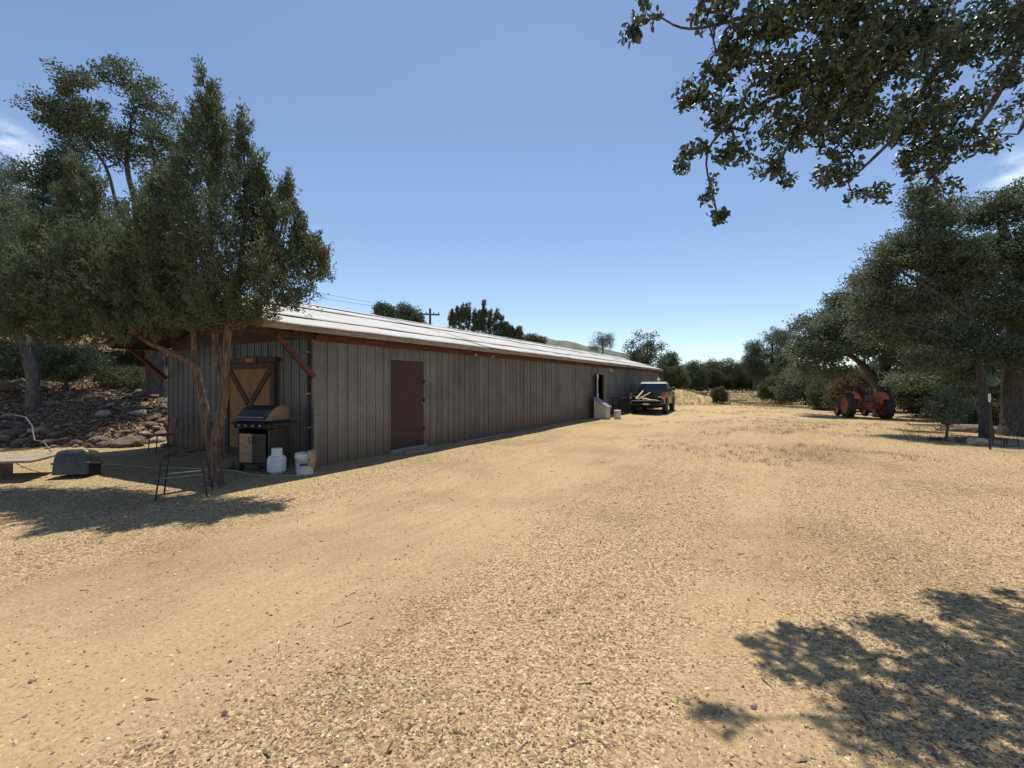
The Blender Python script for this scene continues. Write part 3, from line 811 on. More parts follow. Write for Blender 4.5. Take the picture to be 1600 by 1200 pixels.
for i, (px, dep, bl_, lab) in enumerate([
        (205, 20, [(210, 420, 60, 40), (150, 450, 50, 36), (260, 440, 50, 40), (200, 480, 50, 22)], 'dense oak on the slope behind the tall open-crowned oak'),
        (85, 22, [(80, 430, 55, 36), (30, 450, 55, 36), (120, 470, 45, 26), (60, 495, 50, 14)], 'shaded oak on the slope left of the tall open-crowned oak'),
        (-40, 19, [(-30, 440, 60, 50), (20, 480, 45, 26)], 'oak on the slope cut off by the left edge')]):
    b = gpt(px, dep)
    make_tree('oak_tree', lab, 'tree', b, [trunk_line(b, at(px, bl_[0][1] + 20, dep), .16, .07, 30 + i, 5, .03)], [B(x, y, dep, rx, ry, 1.6) for x, y, rx, ry in bl_],
              300, 85, .42, .13, .07, M['oak'], M['bark_oak'], 130 + i)
for i, (px, dep, w_, h_, lab) in enumerate([(150, 18.5, 42, 24, 'low brush behind the bank sapling'), (30, 16.5, 34, 22, 'brush behind the leaning grey trunk, half hidden by it'), (235, 19, 30, 22, 'brush seen between the oak trunk and the barn corner')]):
    b = gpt(px, dep); yb = 600 - 700 * (b[2] - 1.6) / dep
    make_tree('shrub', lab, 'shrub', b, [trunk_line(b, b + [0, 0, .4], .04, .02, 33 + i, 3)], [B(px, yb - h_ * .5, dep, w_, h_ * .6, .7), B(px - w_ * .5, yb - h_ * .4, dep, w_ * .5, h_ * .45, .6)], 90, 75, .24, .08, .045, M['bush'], M['bark_oak'], 140 + i)

# ---- oak overhead at the upper right
tb = np.array([8.3, 5.4, float(gz(8.3, 5.4))])
stems = [[(tb + [0, 0, -.1], .34), (tb + [-.1, 0, 1.3], .27), (tb + [-.5, -.1, 2.8], .24), (tb + [-1.4, -.3, 4.0], .19), (at(1610, 40, 4.9), .085), (at(1500, 50, 4.5), .058), (at(1420, 62, 4.2), .046), (at(1340, 95, 4.1), .034), (at(1260, 130, 4.1), .024), (at(1160, 180, 4.2), .018), (at(1105, 240, 4.15), .01), (at(1120, 330, 4.1), .006)],
         [(at(1420, 62, 4.2), .04), (at(1330, 20, 3.9), .03), (at(1200, 20, 3.8), .018), (at(1080, 45, 3.85), .010), (at(1020, 20, 3.9), .005)],
         [(at(1500, 50, 4.5), .04), (at(1450, 130, 4.6), .03), (at(1400, 210, 4.6), .02), (at(1330, 280, 4.6), .01)],
         [(at(1610, 40, 4.9), .04), (at(1545, 170, 5.1), .03), (at(1480, 240, 5.0), .018), (at(1440, 300, 4.9), .008)],
         [(tb + [-1.4, -.3, 4.0], .1), (at(1640, 150, 5.3), .05), (at(1590, 210, 5.4), .02)],
         [(tb + [-.5, -.1, 2.8], .18), (tb + [-.3, -.5, 4.6], .12), (tb + [-.6, -1, 6.4], .06)],
         [(at(1340, 95, 4.3), .02), (at(1240, 215, 4.3), .012), (at(1215, 270, 4.3), .006)]]
ovb = [B(1005, 18, 3.9, 24, 18, .10, 1.5), B(986, 52, 3.9, 12, 14, .08, 2), B(1120, 15, 3.8, 36, 20, .2), B(1180, 55, 3.8, 50, 32, .3), B(1130, 105, 4.0, 34, 26, .22), B(1290, 100, 3.9, 70, 42, .4), B(1390, 85, 4.0, 70, 42, .4),
       B(1080, 150, 4.1, 28, 16, .16, 1.5), B(1150, 172, 4.15, 46, 30, .25), B(1235, 195, 4.3, 52, 36, .3), B(1330, 200, 4.5, 60, 36, .35), B(1425, 185, 4.7, 52, 36, .35), B(1480, 100, 4.5, 40, 30, .3),
       B(1560, 125, 5, 26, 26, .25, .6), B(1062, 262, 4.15, 14, 8, .08, 3), B(1085, 238, 4.15, 20, 12, .1, 2), B(1112, 292, 4.1, 9, 14, .07, 3), B(1106, 315, 4.1, 8, 12, .06, 3), B(1124, 340, 4.1, 8, 13, .06, 4), B(1150, 238, 4.2, 26, 20, .18), B(1205, 262, 4.3, 26, 16, .14, 1.3), B(1235, 285, 4.3, 12, 10, .1, 1.5),
       B(1310, 268, 4.6, 36, 20, .22), B(1372, 302, 4.7, 12, 16, .1, 2), B(1335, 302, 4.6, 18, 9, .1, 2), B(1450, 245, 4.9, 38, 28, .28), B(1470, 295, 4.9, 30, 14, .18), B(1445, 318, 4.9, 14, 8, .1, 2), B(1550, 20, 4.6, 40, 22, .3), B(1585, 160, 5.3, 14, 12, .2), B(1562, 195, 5.3, 16, 12, .18),
       B(1230, 15, 3.6, 60, 28, .3), B(1340, 10, 3.6, 70, 28, .3), B(1430, 30, 3.9, 50, 30, .3), B(1310, 150, 4.1, 50, 30, .3), B(1210, 120, 4.0, 40, 28, .25), B(1510, 60, 4.5, 40, 26, .25), B(1575, 70, 4.8, 26, 26, .2), B(1500, 165, 4.8, 34, 22, .22), B(1535, 230, 5.0, 26, 16, .16), B(1590, 110, 5.0, 20, 24, .2), B(1490, 215, 4.9, 26, 18, .18), B(1595, 30, 4.8, 30, 22, .2)]
out_b = [(tb + [-.5, -.6, 6.2], np.array([1.8, 1.5, 1.1]), .25), (tb + [1.5, .3, 5.5], np.array([1.6, 1.5, 1.2]), .25), (tb + [-1.6, -1.0, 5.6], np.array([1.0, .8, .6]), .3), (at(1400, -80, 3.6), np.array([.9, .35, .3]), .7), (at(1250, -60, 3.4), np.array([.7, .3, .25]), .7),
         (at(1480, -90, 3.2), np.array([.7, .4, .3]), .7), (at(1330, -150, 3.1), np.array([.5, .3, .25]), .6), (at(1180, -50, 3.5), np.array([.45, .3, .2]), .9), (at(1130, -120, 3.3), np.array([.35, .25, .2]), .9), (at(1270, -130, 3.0), np.array([.5, .25, .2]), .8)]
rng = np.random.RandomState(31)
root = thing('oak_tree', 'oak whose leafy branches hang into the upper right of the picture', 'tree', tb)
C1, D1 = sample_blobs(ovb, 2300, rng, .33); C2, D2 = sample_blobs(out_b, 800, rng, .40)
Cc = np.concatenate([C1, C2])
P0, P1, R0, R1 = skeleton(stems, Cc, rng, .0017, .15, .07)
V, F = trunk_mesh(stems, P0, P1, R0, R1, tb, 6, 31)
put(np_mesh('trunk', V, F, M['bark_oak'], None, True), 'trunk', root)
lpc = 10
ax = rng.normal(0, 1, (len(Cc), 3)) * .7 + np.array([-.3, -.1, -.25]); ax /= np.linalg.norm(ax, axis=1, keepdims=True)
k = np.repeat(np.arange(len(Cc)), lpc); n_ = len(k)
D = rng.normal(0, .75, (n_, 3)) + ax[k] * .7
pts = Cc[k] - ax[k] * rng.uniform(0, .075, n_)[:, None] + rng.normal(0, .013, (n_, 3))
D = D / np.linalg.norm(D, axis=1, keepdims=True)
S = np.cross(D, rng.normal(0, 1, (n_, 3))); S /= np.linalg.norm(S, axis=1, keepdims=True); Nn = np.cross(D, S)
L = rng.uniform(.042, .074, n_)[:, None]; Wd = L * rng.uniform(.42, .58, n_)[:, None]
q = pts - tb
V = np.stack([q, q + D * L * .35 + S * Wd * .42 + Nn * L * .07, q + D * L * .75 + S * Wd * .4 + Nn * L * .05, q + D * L,
              q + D * L * .75 - S * Wd * .4 + Nn * L * .05, q + D * L * .35 - S * Wd * .42 + Nn * L * .07], 1).reshape(-1, 3)
i6 = (np.arange(n_) * 6)[:, None]
F = np.concatenate([i6 + np.array([[0, 1, 2, 3]]), i6 + np.array([[0, 3, 4, 5]])])
tint = np.clip(rng.uniform(0, 1, len(Cc))[k] * .4 + rng.uniform(0, 1, n_) * .6, 0, 1)
put(np_mesh('crown', V, F, M['oak_near'], {'tint': np.repeat(tint, 6)}), 'crown', root)

# ---- right-hand oaks
b = gpt(1541, 13.2)
make_tree('oak_tree', 'slender oak trunk leaning behind the steel post on the right', 'tree', b,
          [[(b + [0, 0, -.1], .17), (at(1538, 620, 13.2), .115), (at(1530, 560, 13.3), .11), (at(1518, 500, 13.4), .095), (at(1500, 430, 13.6), .08), (at(1480, 360, 13.8), .04)],
           [(at(1518, 500, 13.4), .08), (at(1450, 450, 13.8), .06), (at(1400, 420, 14), .03)],
           [(at(1530, 560, 13.3), .06), (at(1460, 520, 13.6), .05), (at(1390, 500, 14), .02)]],
          [B(1460, 335, 14, 48, 24, .9), B(1400, 405, 14.3, 46, 28, .9), B(1475, 395, 14, 55, 30, 1), B(1375, 470, 14.6, 40, 28, .9), B(1445, 465, 14.2, 50, 26, 1), B(1510, 430, 13.8, 40, 40, 1),
           B(1400, 520, 14.3, 50, 20, .8), B(1480, 525, 13.8, 50, 22, .9), B(1440, 300, 14, 25, 15, .5), B(1460, 565, 13.6, 45, 16, .7), B(1350, 520, 15, 25, 16, .6), B(1430, 380, 14.2, 40, 24, .8), B(1370, 430, 14.5, 30, 22, .7), B(1420, 595, 15.5, 30, 12, .6), B(1500, 590, 14, 30, 14, .6)], 720, 95, .32, .085, .045, M['oak_pale'], M['bark_oak'], 21, rtip=.008)
b = gpt(1583, 13.9)
make_tree('oak_tree', 'thick-trunked oak at the right edge of the picture', 'tree', b,
          [[(b + [0, 0, -.1], .40), (at(1584, 640, 13.9), .30), (at(1586, 550, 13.9), .28), (at(1588, 480, 13.9), .24), (at(1580, 400, 13.9), .16), (at(1560, 340, 13.9), .08)],
           [(at(1588, 480, 13.9), .18), (at(1640, 420, 13.6), .14), (at(1700, 360, 13.4), .06)]],
          [B(1560, 330, 14, 48, 26, 1), B(1605, 305, 14, 40, 20, .9), B(1560, 400, 13.6, 50, 36, 1), B(1610, 400, 13.6, 50, 50, 1.1), B(1580, 480, 13.2, 55, 36, 1), B(1680, 380, 13.4, 60, 60, 1.3), B(1540, 545, 13.2, 45, 20, .7), B(1600, 555, 13, 50, 25, .9), B(1690, 480, 13, 60, 50, 1.2)], 640, 95, .34, .085, .045, M['oak'], M['bark_oak'], 22, rtip=.008)
b = gpt(1379, 23.5)
make_tree('oak_tree', 'spreading oak with forked dark trunk standing behind the tractor', 'tree', b,
          [[(b + [0, 0, -.1], .42), (at(1380, 612, 23.5), .34), (at(1381, 590, 23.5), .30), (at(1384, 560, 23.5), .24), (at(1390, 510, 23.5), .12)],
           [(at(1380, 612, 23.5), .24), (at(1366, 592, 23.4), .2), (at(1350, 572, 23.3), .16), (at(1320, 550, 23.2), .10), (at(1280, 540, 23), .05)],
           [(at(1384, 560, 23.5), .12), (at(1430, 535, 23.5), .08), (at(1460, 520, 23.5), .04)]],
          [B(1285, 512, 23, 40, 24, 1.4), B(1335, 490, 23, 45, 28, 1.5), B(1262, 548, 23, 30, 20, 1.1), B(1320, 545, 22.6, 45, 18, 1.3), B(1400, 500, 23.4, 50, 30, 1.6), B(1370, 460, 23.6, 35, 20, 1.2), B(1440, 540, 23, 40, 22, 1.4), B(1390, 550, 22.6, 40, 14, 1.2), B(1450, 480, 24, 45, 35, 1.6), B(1310, 470, 23.5, 26, 16, 1), B(1350, 440, 24, 30, 16, 1), B(1250, 575, 23, 24, 14, .9), B(1275, 545, 23, 34, 26, 1.2), B(1330, 520, 23, 44, 34, 1.3), B(1420, 510, 23, 44, 34, 1.3), B(1260, 590, 24, 28, 14, .9), B(1460, 585, 23, 34, 16, 1), B(1425, 575, 22.5, 32, 14, 1), B(1300, 580, 22.6, 24, 10, .8)], 820, 85, .48, .13, .07, M['oak_pale'], M['bark_oak'], 23, rtip=.012)
b = gpt(1495, 21)
make_tree('oak_tree', 'shaded oak filling the gap between the tractor tree and the right-hand trunks', 'tree', b, [trunk_line(b, at(1490, 480, 21), .22, .1, 8)],
          [B(1500, 500, 21, 60, 45, 1.6), B(1450, 560, 20.5, 40, 22, 1.2), B(1530, 570, 20.5, 45, 25, 1.3), B(1590, 540, 21, 45, 45, 1.5), B(1500, 420, 22, 60, 45, 1.8)], 360, 90, .5, .13, .07, M['oak'], M['bark_oak'], 24)
b = gpt(1478, 12.6)
make_tree('oak_sapling', 'leafy young sapling in front of the right-hand oaks, left of the steel post', 'tree', b, [trunk_line(b, at(1484, 625, 12.6), .035, .012, 9, 4)],
          [B(1480, 625, 12.6, 24, 18, .35), B(1478, 650, 12.6, 32, 16, .4), B(1464, 632, 12.6, 18, 18, .3), B(1500, 640, 12.6, 20, 18, .3)], 85, 34, .14, .075, .042, M['oak_pale'], M['bark_grey'], 25, rtip=.004)
for i, (px, py, dep, rx, ry, rd, mt, lab, nm) in enumerate([
        (1432, 610, 25, 34, 28, 1.1, 'bush', 'olive shrub growing right of the tractor', 'shrub'),
        (1330, 594, 27, 34, 24, 1.1, 'drybush', 'grey-brown dry brush behind the tractor', 'shrub'),
        (1300, 598, 31, 34, 22, 1.3, 'bush', 'green shrub just left of the tractor tree', 'shrub'),
        (1258, 590, 35, 46, 28, 1.8, 'oak', 'broad round shrub left of the tractor, taller than its neighbours', 'shrub'),
        (1212, 602, 38, 26, 18, 1.2, 'bush', 'low shrub at the foot of the grey pines', 'shrub'),
        (1545, 630, 19, 60, 32, 1.1, 'bush', 'shaded brush behind the right-hand oak trunks', 'shrub'),
        (1160, 586, 55, 30, 27, 1.8, 'bush', 'round shrub in the far hedge next to the grey pines', 'shrub'),
        (1132, 586, 56, 28, 27, 1.8, 'oak', 'dark shrub in the middle of the far hedge', 'shrub'),
        (1106, 585, 55, 28, 26, 1.8, 'bush', 'shrub in the far hedge, second from the barn trees', 'shrub'),
        (1080, 584, 54, 24, 24, 1.6, 'oak', 'shrub at the barn end of the far hedge', 'shrub'),
        (1056, 590, 44, 20, 22, 1.1, 'bush', 'low brush between the truck and the far hedge', 'shrub'),
        (1124, 612, 34, 13, 9, .6, 'bush', 'small isolated bush at the far edge of the yard', 'shrub'),
        (1470, 600, 26, 55, 32, 1.6, 'bush', 'brush deep in shade behind the sapling', 'shrub'),
        (1190, 590, 60, 44, 26, 2.2, 'bush', 'shrub behind the grey pines', 'shrub'),
        (1375, 600, 30, 64, 46, 1.8, 'oak', 'dark thicket straight behind the tractor tree trunk', 'shrub'),
        (1500, 620, 24, 50, 34, 1.4, 'oak', 'thicket behind the slender leaning trunk', 'shrub'),
        (1590, 620, 22, 50, 40, 1.4, 'oak', 'thicket behind the thick trunk at the right edge', 'shrub')]):
    b = gpt(px, dep)
    k = dep / 700
    top_ = py - ry; bot_ = 600 - 700 * (b[2] - 1.6) / dep - 1
    py, ry = (top_ + bot_) / 2, (bot_ - top_) / 2
    make_tree(nm, lab, 'shrub', b, [trunk_line(b, b + np.array([0, 0, max(.3, .5 * ry * k)]), .02 * ry * k + .015, .02, 40 + i, 3)],
              [B(px, py, dep, rx * .8, ry * .8, rd), B(px - rx * .45, py + ry * .3, dep, rx * .5, ry * .6, rd * .7), B(px + rx * .4, py + ry * .35, dep - .3, rx * .55, ry * .6, rd * .7), B(px + rx * .2, py - ry * .5, dep, rx * .3, ry * .4, rd * .5)],
              190, 100, .30 * ry * k, .055 * ry * k + .04, .03 * ry * k + .02, M[mt], M['bark_oak'], 50 + i, group='shrubs around the yard')
# grey pines, far edge
for i, (px, dep, bl, lab) in enumerate([
        (1207, 50, [(1207, 525, 16, 16), (1200, 550, 20, 18), (1215, 565, 20, 20), (1190, 580, 18, 14)], 'tallest grey pine at the far edge of the yard'),
        (1180, 51, [(1178, 545, 12, 12), (1175, 562, 14, 12), (1185, 580, 15, 14)], 'shorter grey pine left of the tallest one'),
        (1226, 47, [(1228, 530, 14, 16), (1232, 555, 16, 18), (1224, 578, 18, 16)], 'grey pine between the tallest pine and the tractor oak')]):
    b = gpt(px, dep)
    make_tree('pine_tree', lab, 'tree', b, [trunk_line(b, at(px, bl[0][1], dep), .2, .06, 60 + i, 5, .02)], [B(x, y, dep, rx, ry, 1.2) for x, y, rx, ry in bl],
              130, 70, .62, .26, .05, M['pine'], M['bark_grey'], 70 + i, 'pine', group='grey pines at the far edge')
# trees beyond the barn
far = [
    ('oak_tree', 1012, 45, [(1008, 530, 18, 14), (990, 545, 16, 14), (1022, 545, 18, 14), (1005, 560, 28, 16), (1030, 575, 18, 16), (985, 575, 14, 14)], 'oak', 'bushy oak rising behind the far end of the barn'),
    ('oak_tree', 1048, 48, [(1048, 562, 12, 12), (1042, 580, 14, 12), (1056, 582, 10, 10)], 'oak', 'small dark tree right of the oak at the far end of the barn'),
    ('pine_tree', 941, 58, [(935, 528, 14, 9), (950, 530, 13, 9), (941, 540, 18, 9), (930, 546, 9, 7)], 'pine', 'thin pale pine above the barn roof near its far end'),
    ('oak_tree', 832, 50, [(830, 531, 12, 7), (843, 535, 8, 6)], 'oak', 'low tree top showing over the middle of the barn roof'),
    ('oak_tree', 600, 40, [(598, 484, 11, 9), (608, 494, 14, 9)], 'oak', 'left of two small oak tops showing above the roof'),
    ('oak_tree', 634, 40, [(634, 486, 14, 10), (640, 497, 18, 9), (650, 502, 10, 6)], 'oak', 'right of two small oak tops showing above the roof, next to the utility pole')]
for i, (nm, px, dep, bl, mt, lab) in enumerate(far):
    b = gpt(px, dep)
    make_tree(nm, lab, 'tree', b, [trunk_line(b, at(px, bl[0][1] + 8, dep), .2, .06, 80 + i, 5, .03)], [B(x, y, dep, rx, ry, max(rx, ry) * dep / 700) for x, y, rx, ry in bl],
              110 if nm == 'oak_tree' else 100, 60 if mt != 'pine' else 45, .5, .20, .10 if mt != 'pine' else .04, M[mt], M['bark_oak'], 90 + i, 'pine' if mt == 'pine' else 'oak', group='trees beyond the barn')
# upright junipers beyond the roof
for i, (px, spires, lab) in enumerate([
        (738, [(706, 488, 515), (722, 476, 520), (731, 470, 522), (742, 486, 522), (714, 482, 520)], 'left clump of upright junipers above the barn roof'),
        (764, [(756, 473, 522), (766, 478, 525), (775, 484, 528), (783, 492, 528), (749, 488, 522)], 'right clump of upright junipers above the barn roof'),
        (802, [(791, 506, 530), (799, 514, 532), (811, 515, 533)], 'short juniper at the right of the clumps above the barn roof')]):
    b = gpt(px, 38)
    bl = []
    for sx, top, bot in spires:
        bl.append(B(sx, (top + bot) / 2 - 2, 38, 4.0, (bot - top) / 2 - 1, .2, 7)); bl.append(B(sx, bot - 4, 38, 6, 16, .4))
    make_tree('juniper_tree', lab, 'tree', b, [trunk_line(b, at(px, 520, 38), .18, .1, 7, 4, .02)], bl, 260, 55, .24, .15, .045, M['juniper'], M['bark_jun'], 110 + i, 'juniper', group='upright junipers beyond the barn')

# ------------------------------------------------------------------ barn
barn = thing('barn', 'long low barn with galvanised ribbed siding and white roof', 'barn', (BC[0], BC[1], 0), BRZ)
WT = 2.46; EAVE = 2.66; RIDGE = 3.66; OV = 1.22; OB = .45; OE = .30
sl = (RIDGE - EAVE) / (BW / 2 + OE)
m = MB()
FD0, FD1 = 15.7, 16.6                       # far doorway
m.box(0, FD0, .012, .10, -.2, WT); m.box(FD1, BL, .012, .10, -.2, WT); m.box(FD0, FD1, .012, .10, 2.08, WT)
m.box(.012, .10, .10, BW, -.2, WT); m.box(BL - .1, BL, .1, BW, -.2, WT); m.box(.1, BL - .1, BW - .1, BW, -.2, WT)
m.build('wall', M['soffit'], barn)
m = MB()                                   # gable infill
m.prism([(0, WT), (BW, WT), (BW / 2, RIDGE - .12)], 0, .08, Matrix(((0, 1, 0, .02), (1, 0, 0, 0), (0, 0, 1, .003), (0, 0, 0, 1))))
m.build('gable', M['dark_wood'], barn); m = MB()
m.prism([(0, WT), (BW, WT), (BW / 2, RIDGE - .12)], 0, .08, Matrix(((0, 1, 0, BL - .1), (1, 0, 0, 0), (0, 0, 1, .003), (0, 0, 0, 1))))
m.build('gable', M['dark_wood'], barn)
# siding strips: a rib at one edge and a shallow stiffener
PW = .245
def strip(z0, z1, w=PW, mt='siding'):
    prof = [(0, 0), (.004, -.016), (.024, -.016), (.030, 0), (w * .36 - .006, 0), (w * .36, -.007), (w * .36 + .010, -.007), (w * .36 + .016, 0), (w * .68 - .006, 0), (w * .68, -.007), (w * .68 + .010, -.007), (w * .68 + .016, 0), (w - .001, 0)]
    mm = MB(); vs = []; fs = []
    for x, y in prof: vs += [(x, y, z0), (x, y, z1)]
    for i in range(len(prof) - 1): fs.append((2 * i, 2 * i + 2, 2 * i + 3, 2 * i + 1))
    mm.add(vs, fs); return mm.mesh('siding_panel', M[mt])
D0, D1, DZ0, DZ1 = 1.96, 3.06, .10, 2.15
full = strip(-.1, WT + .02); over = strip(DZ1 + .01, WT + .02); over2 = strip(2.09, WT + .02)
k = 0
x = .045
rp = random.Random(4)
def edge_panel(x0, x1, z0=-.1):
    if x1 - x0 > .03: put(strip(z0, WT + .02, x1 - x0), 'siding_panel', barn, (x0, 0, 0))
def run(x0, x1, me, z0):
    x = x0
    while x + PW <= x1 + 1e-6:
        put(me, 'siding_panel', barn, (x, -.001 - rp.uniform(0, .004), rp.uniform(-.004, .004))); x += PW
    if x1 - x > .05: put(strip(z0, WT + .02, x1 - x), 'siding_panel', barn, (x, -.002, 0))
run(.045, D0 - .015, full, -.1); run(D0 - .015, D1 + .015, over, DZ1 + .01); run(D1 + .015, FD0, full, -.1); run(FD0, FD1, over2, 2.09); run(FD1, BL - .02, full, -.1)
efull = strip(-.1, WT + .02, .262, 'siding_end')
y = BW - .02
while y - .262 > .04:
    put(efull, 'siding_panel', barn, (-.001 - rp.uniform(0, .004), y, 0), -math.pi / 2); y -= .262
MB().box(-.022, .046, -.024, -.0012, -.1, WT + .02).box(-.022, -.0012, -.0012, .05, -.1, WT + .02).build('corner_trim', M['siding'], barn)
MB().box(BL - .05, BL + .02, -.024, -.0012, -.1, WT).build('corner_trim', M['siding'], barn)
# red fascia beam below the eave, in lengths
xs = [-.02, 4.1, 8.4, 12.2, 16.6, 20.8, 24.7, BL + .05]
for a, c in zip(xs[:-1], xs[1:]):
    MB().bev(a + .003, c - .003, -.075 - rp.uniform(0, .006), -.026, WT - .03 + rp.uniform(-.006, .006), WT + .155, .006).build('fascia_board', M['red_wood'], barn)
for xx in (5.15, 6.05):
    MB().bev(xx, xx + .10, -.12, -.084, WT - .04, WT + .02, .008).build('block', M['lumber'], barn)
# roof deck, rafters
def slab(y0, z0, y1, z1, th, x0, x1):
    mm = MB()
    mm.add([(x0, y0, z0), (x1, y0, z0), (x1, y1, z1), (x0, y1, z1), (x0, y0, z0 - th), (x1, y0, z0 - th), (x1, y1, z1 - th), (x0, y1, z1 - th)],
           [(0, 1, 2, 3), (7, 6, 5, 4), (0, 4, 5, 1), (1, 5, 6, 2), (2, 6, 7, 3), (3, 7, 4, 0)])
    return mm
slab(-OE, EAVE, BW / 2, RIDGE, .03, -OV, BL + OB).build('roof_deck', M['soffit'], barn)
slab(BW + OE, EAVE, BW / 2 + .001, RIDGE, .03, -OV, BL + OB).build('roof_deck', M['soffit'], barn)
rl = math.hypot(BW / 2 + OE, RIDGE - EAVE); ra = math.atan2(RIDGE - EAVE, BW / 2 + OE)
rng = np.random.RandomState(77)
def sheet(x0, x1, s0, s1, lift, side):
    nx_ = max(4, int((x1 - x0) / .35)); nv = 4; vs = []; fs = []
    ph = rng.uniform(0, 6, 4)
    for i in range(nx_ + 1):
        xx = x0 + (x1 - x0) * i / nx_
        for j in range(nv + 1):
            t = j / nv; s_ = s0 + (s1 - s0) * t
            w = .004 * math.sin(xx * 2.1 + ph[0]) + .003 * math.sin(xx * 5 + ph[1] + 3 * t) + rng.uniform(-.002, .002)
            if j == 0: s_ += .012 * math.sin(xx * 1.3 + ph[2]) + rng.uniform(-.008, .008)
            h = lift + w + .012 * (1 - t)
            yy = -OE + s_ * math.cos(ra) - h * math.sin(ra); zz = EAVE + s_ * math.sin(ra) + h * math.cos(ra)
            if side: yy = BW - yy
            vs.append((xx, yy, zz))
    top = len(vs)
    for i in range(nx_):
        for j in range(nv):
            a = i * (nv + 1) + j; fs.append((a, a + nv + 1, a + nv + 2, a + 1))
    # thickness: lower edge and ends drop
    low = [i * (nv + 1) for i in range(nx_ + 1)]
    base = len(vs)
    for q in low: vs.append((vs[q][0], vs[q][1], vs[q][2] - .014))
    for i in range(nx_): fs.append((low[i], base + i, base + i + 1, low[i + 1]))
    for e in (0, nx_):
        b0 = len(vs)
        for j in range(nv + 1): q = vs[e * (nv + 1) + j]; vs.append((q[0], q[1], q[2] - .014))
        for j in range(nv): a = e * (nv + 1) + j; fs.append((a, a + 1, b0 + j + 1, b0 + j))
    mm = MB(); mm.add(vs, fs, None, True); return mm
ncr = 4
for side in (0, 1):
    for c in range(ncr):
        s0 = -.05 + c * rl / ncr; s1 = (c + 1) * rl / ncr + .06
        cuts = [-OV - .03]
        while cuts[-1] < BL + OB - 3: cuts.append(cuts[-1] + rng.uniform(4.2, 7.0))
        cuts[-1] = BL + OB + .03
        for q, (a, e) in enumerate(zip(cuts[:-1], cuts[1:])):
            sheet(a, e + (.05 if e < BL else 0), s0, min(s1, rl), .012 + .016 * (c % 2) + .007 * (q % 2), side).build('roofing_sheet', M['roofing'], barn)
MB().add([(-OV - .03, BW / 2 - .14, RIDGE + .012), (BL + OB + .03, BW / 2 - .14, RIDGE + .012), (BL + OB + .03, BW / 2, RIDGE + .058), (-OV - .03, BW / 2, RIDGE + .058), (BL + OB + .03, BW / 2 + .14, RIDGE + .012), (-OV - .03, BW / 2 + .14, RIDGE + .012)],
         [(0, 1, 2, 3), (3, 2, 4, 5)]).build('ridge_cap', M['roofing'], barn)
# weathered boards along the eave, uneven
xs = [-OV, 2.3, 6.6, 11.0, 15.3, 19.4, 24.0, BL + OB]
for a, c in zip(xs[:-1], xs[1:]):
    dz = rp.uniform(-.012, .008)
    m = MB(); bar(m, (a + .003, -OE - .022, EAVE - .055 + dz), (c - .003, -OE - .022, EAVE - .055 + rp.uniform(-.012, .008)), .04, .115); m.build('eave_board', M['wood_grey'], barn)
m = MB(); bar(m, (-OV, BW + OE + .022, EAVE - .055), (BL + OB, BW + OE + .022, EAVE - .055), .04, .115); m.build('eave_board', M['wood_grey'], barn)
for y0, y1 in ((-OE - .04, BW / 2), (BW + OE + .04, BW / 2)):
    m = MB(); bar(m, (-OV - .022, y0, EAVE - .06), (-OV - .022, y1, RIDGE - .06), .04, .13); m.build('rake_board', M['wood_grey'], barn)
    m = MB(); bar(m, (BL + OB + .022, y0, EAVE - .06), (BL + OB + .022, y1, RIDGE - .06), .04, .13); m.build('rake_board', M['wood_grey'], barn)
for xx in (-1.12, -.56, -.06):
    for sgn in (0, 1):
        y0 = -OE + .02 if not sgn else BW + OE - .02
        m = MB(); bar(m, (xx, y0, EAVE - .10), (xx, BW / 2, RIDGE - .10), .045, .13); m.build('rafter', M['dark_wood'], barn)
for yy, zz in ((.0, EAVE - .14), (BW, EAVE - .14), (BW / 2, RIDGE - .24)):
    m = MB(); bar(m, (-OV + .05, yy, zz), (-.005, yy, zz), .08, .14); m.build('purlin', M['dark_wood'], barn)
for yy in (-.03, BW + .03):
    m = MB(); bar(m, (-.03, yy, 1.74), (-.78, yy, 2.48), .07, .09); m.build('brace', M['red_wood'], barn)
# side door
side_door = MB().bev(D0, D1, -.03, .011, DZ0, DZ1, .006).build('door', M['door_red'], barn)
side_door['label'] = 'dark red-brown flush door near the barn corner'
for zz in (.45, 1.15, 1.62):
    MB().bev(D1 - .02, D1 + .035, -.05, -.031, zz, zz + .09, .004).build('hinge', M['black_metal'], side_door)
MB().tube([(D1 - .10, -.031, 1.12), (D1 - .10, -.075, 1.12)], .022, 10).build('handle', M['grey_metal'], side_door)
m = MB(); m.box(D0 - .05, D0 - .002, -.018, .0, DZ0, DZ1 + .045); m.box(D1 + .002, D1 + .03, -.016, 0, DZ0, DZ1 + .045); m.box(D0 - .002, D1 + .002, -.018, 0, DZ1 + .004, DZ1 + .045)
m.build('door_frame', M['siding'], side_door)
MB().bev(D0 - .05, D1 + .05, -.10, .0, -.06, DZ0 - .01, .01).build('sill', M['wood_grey'], side_door)
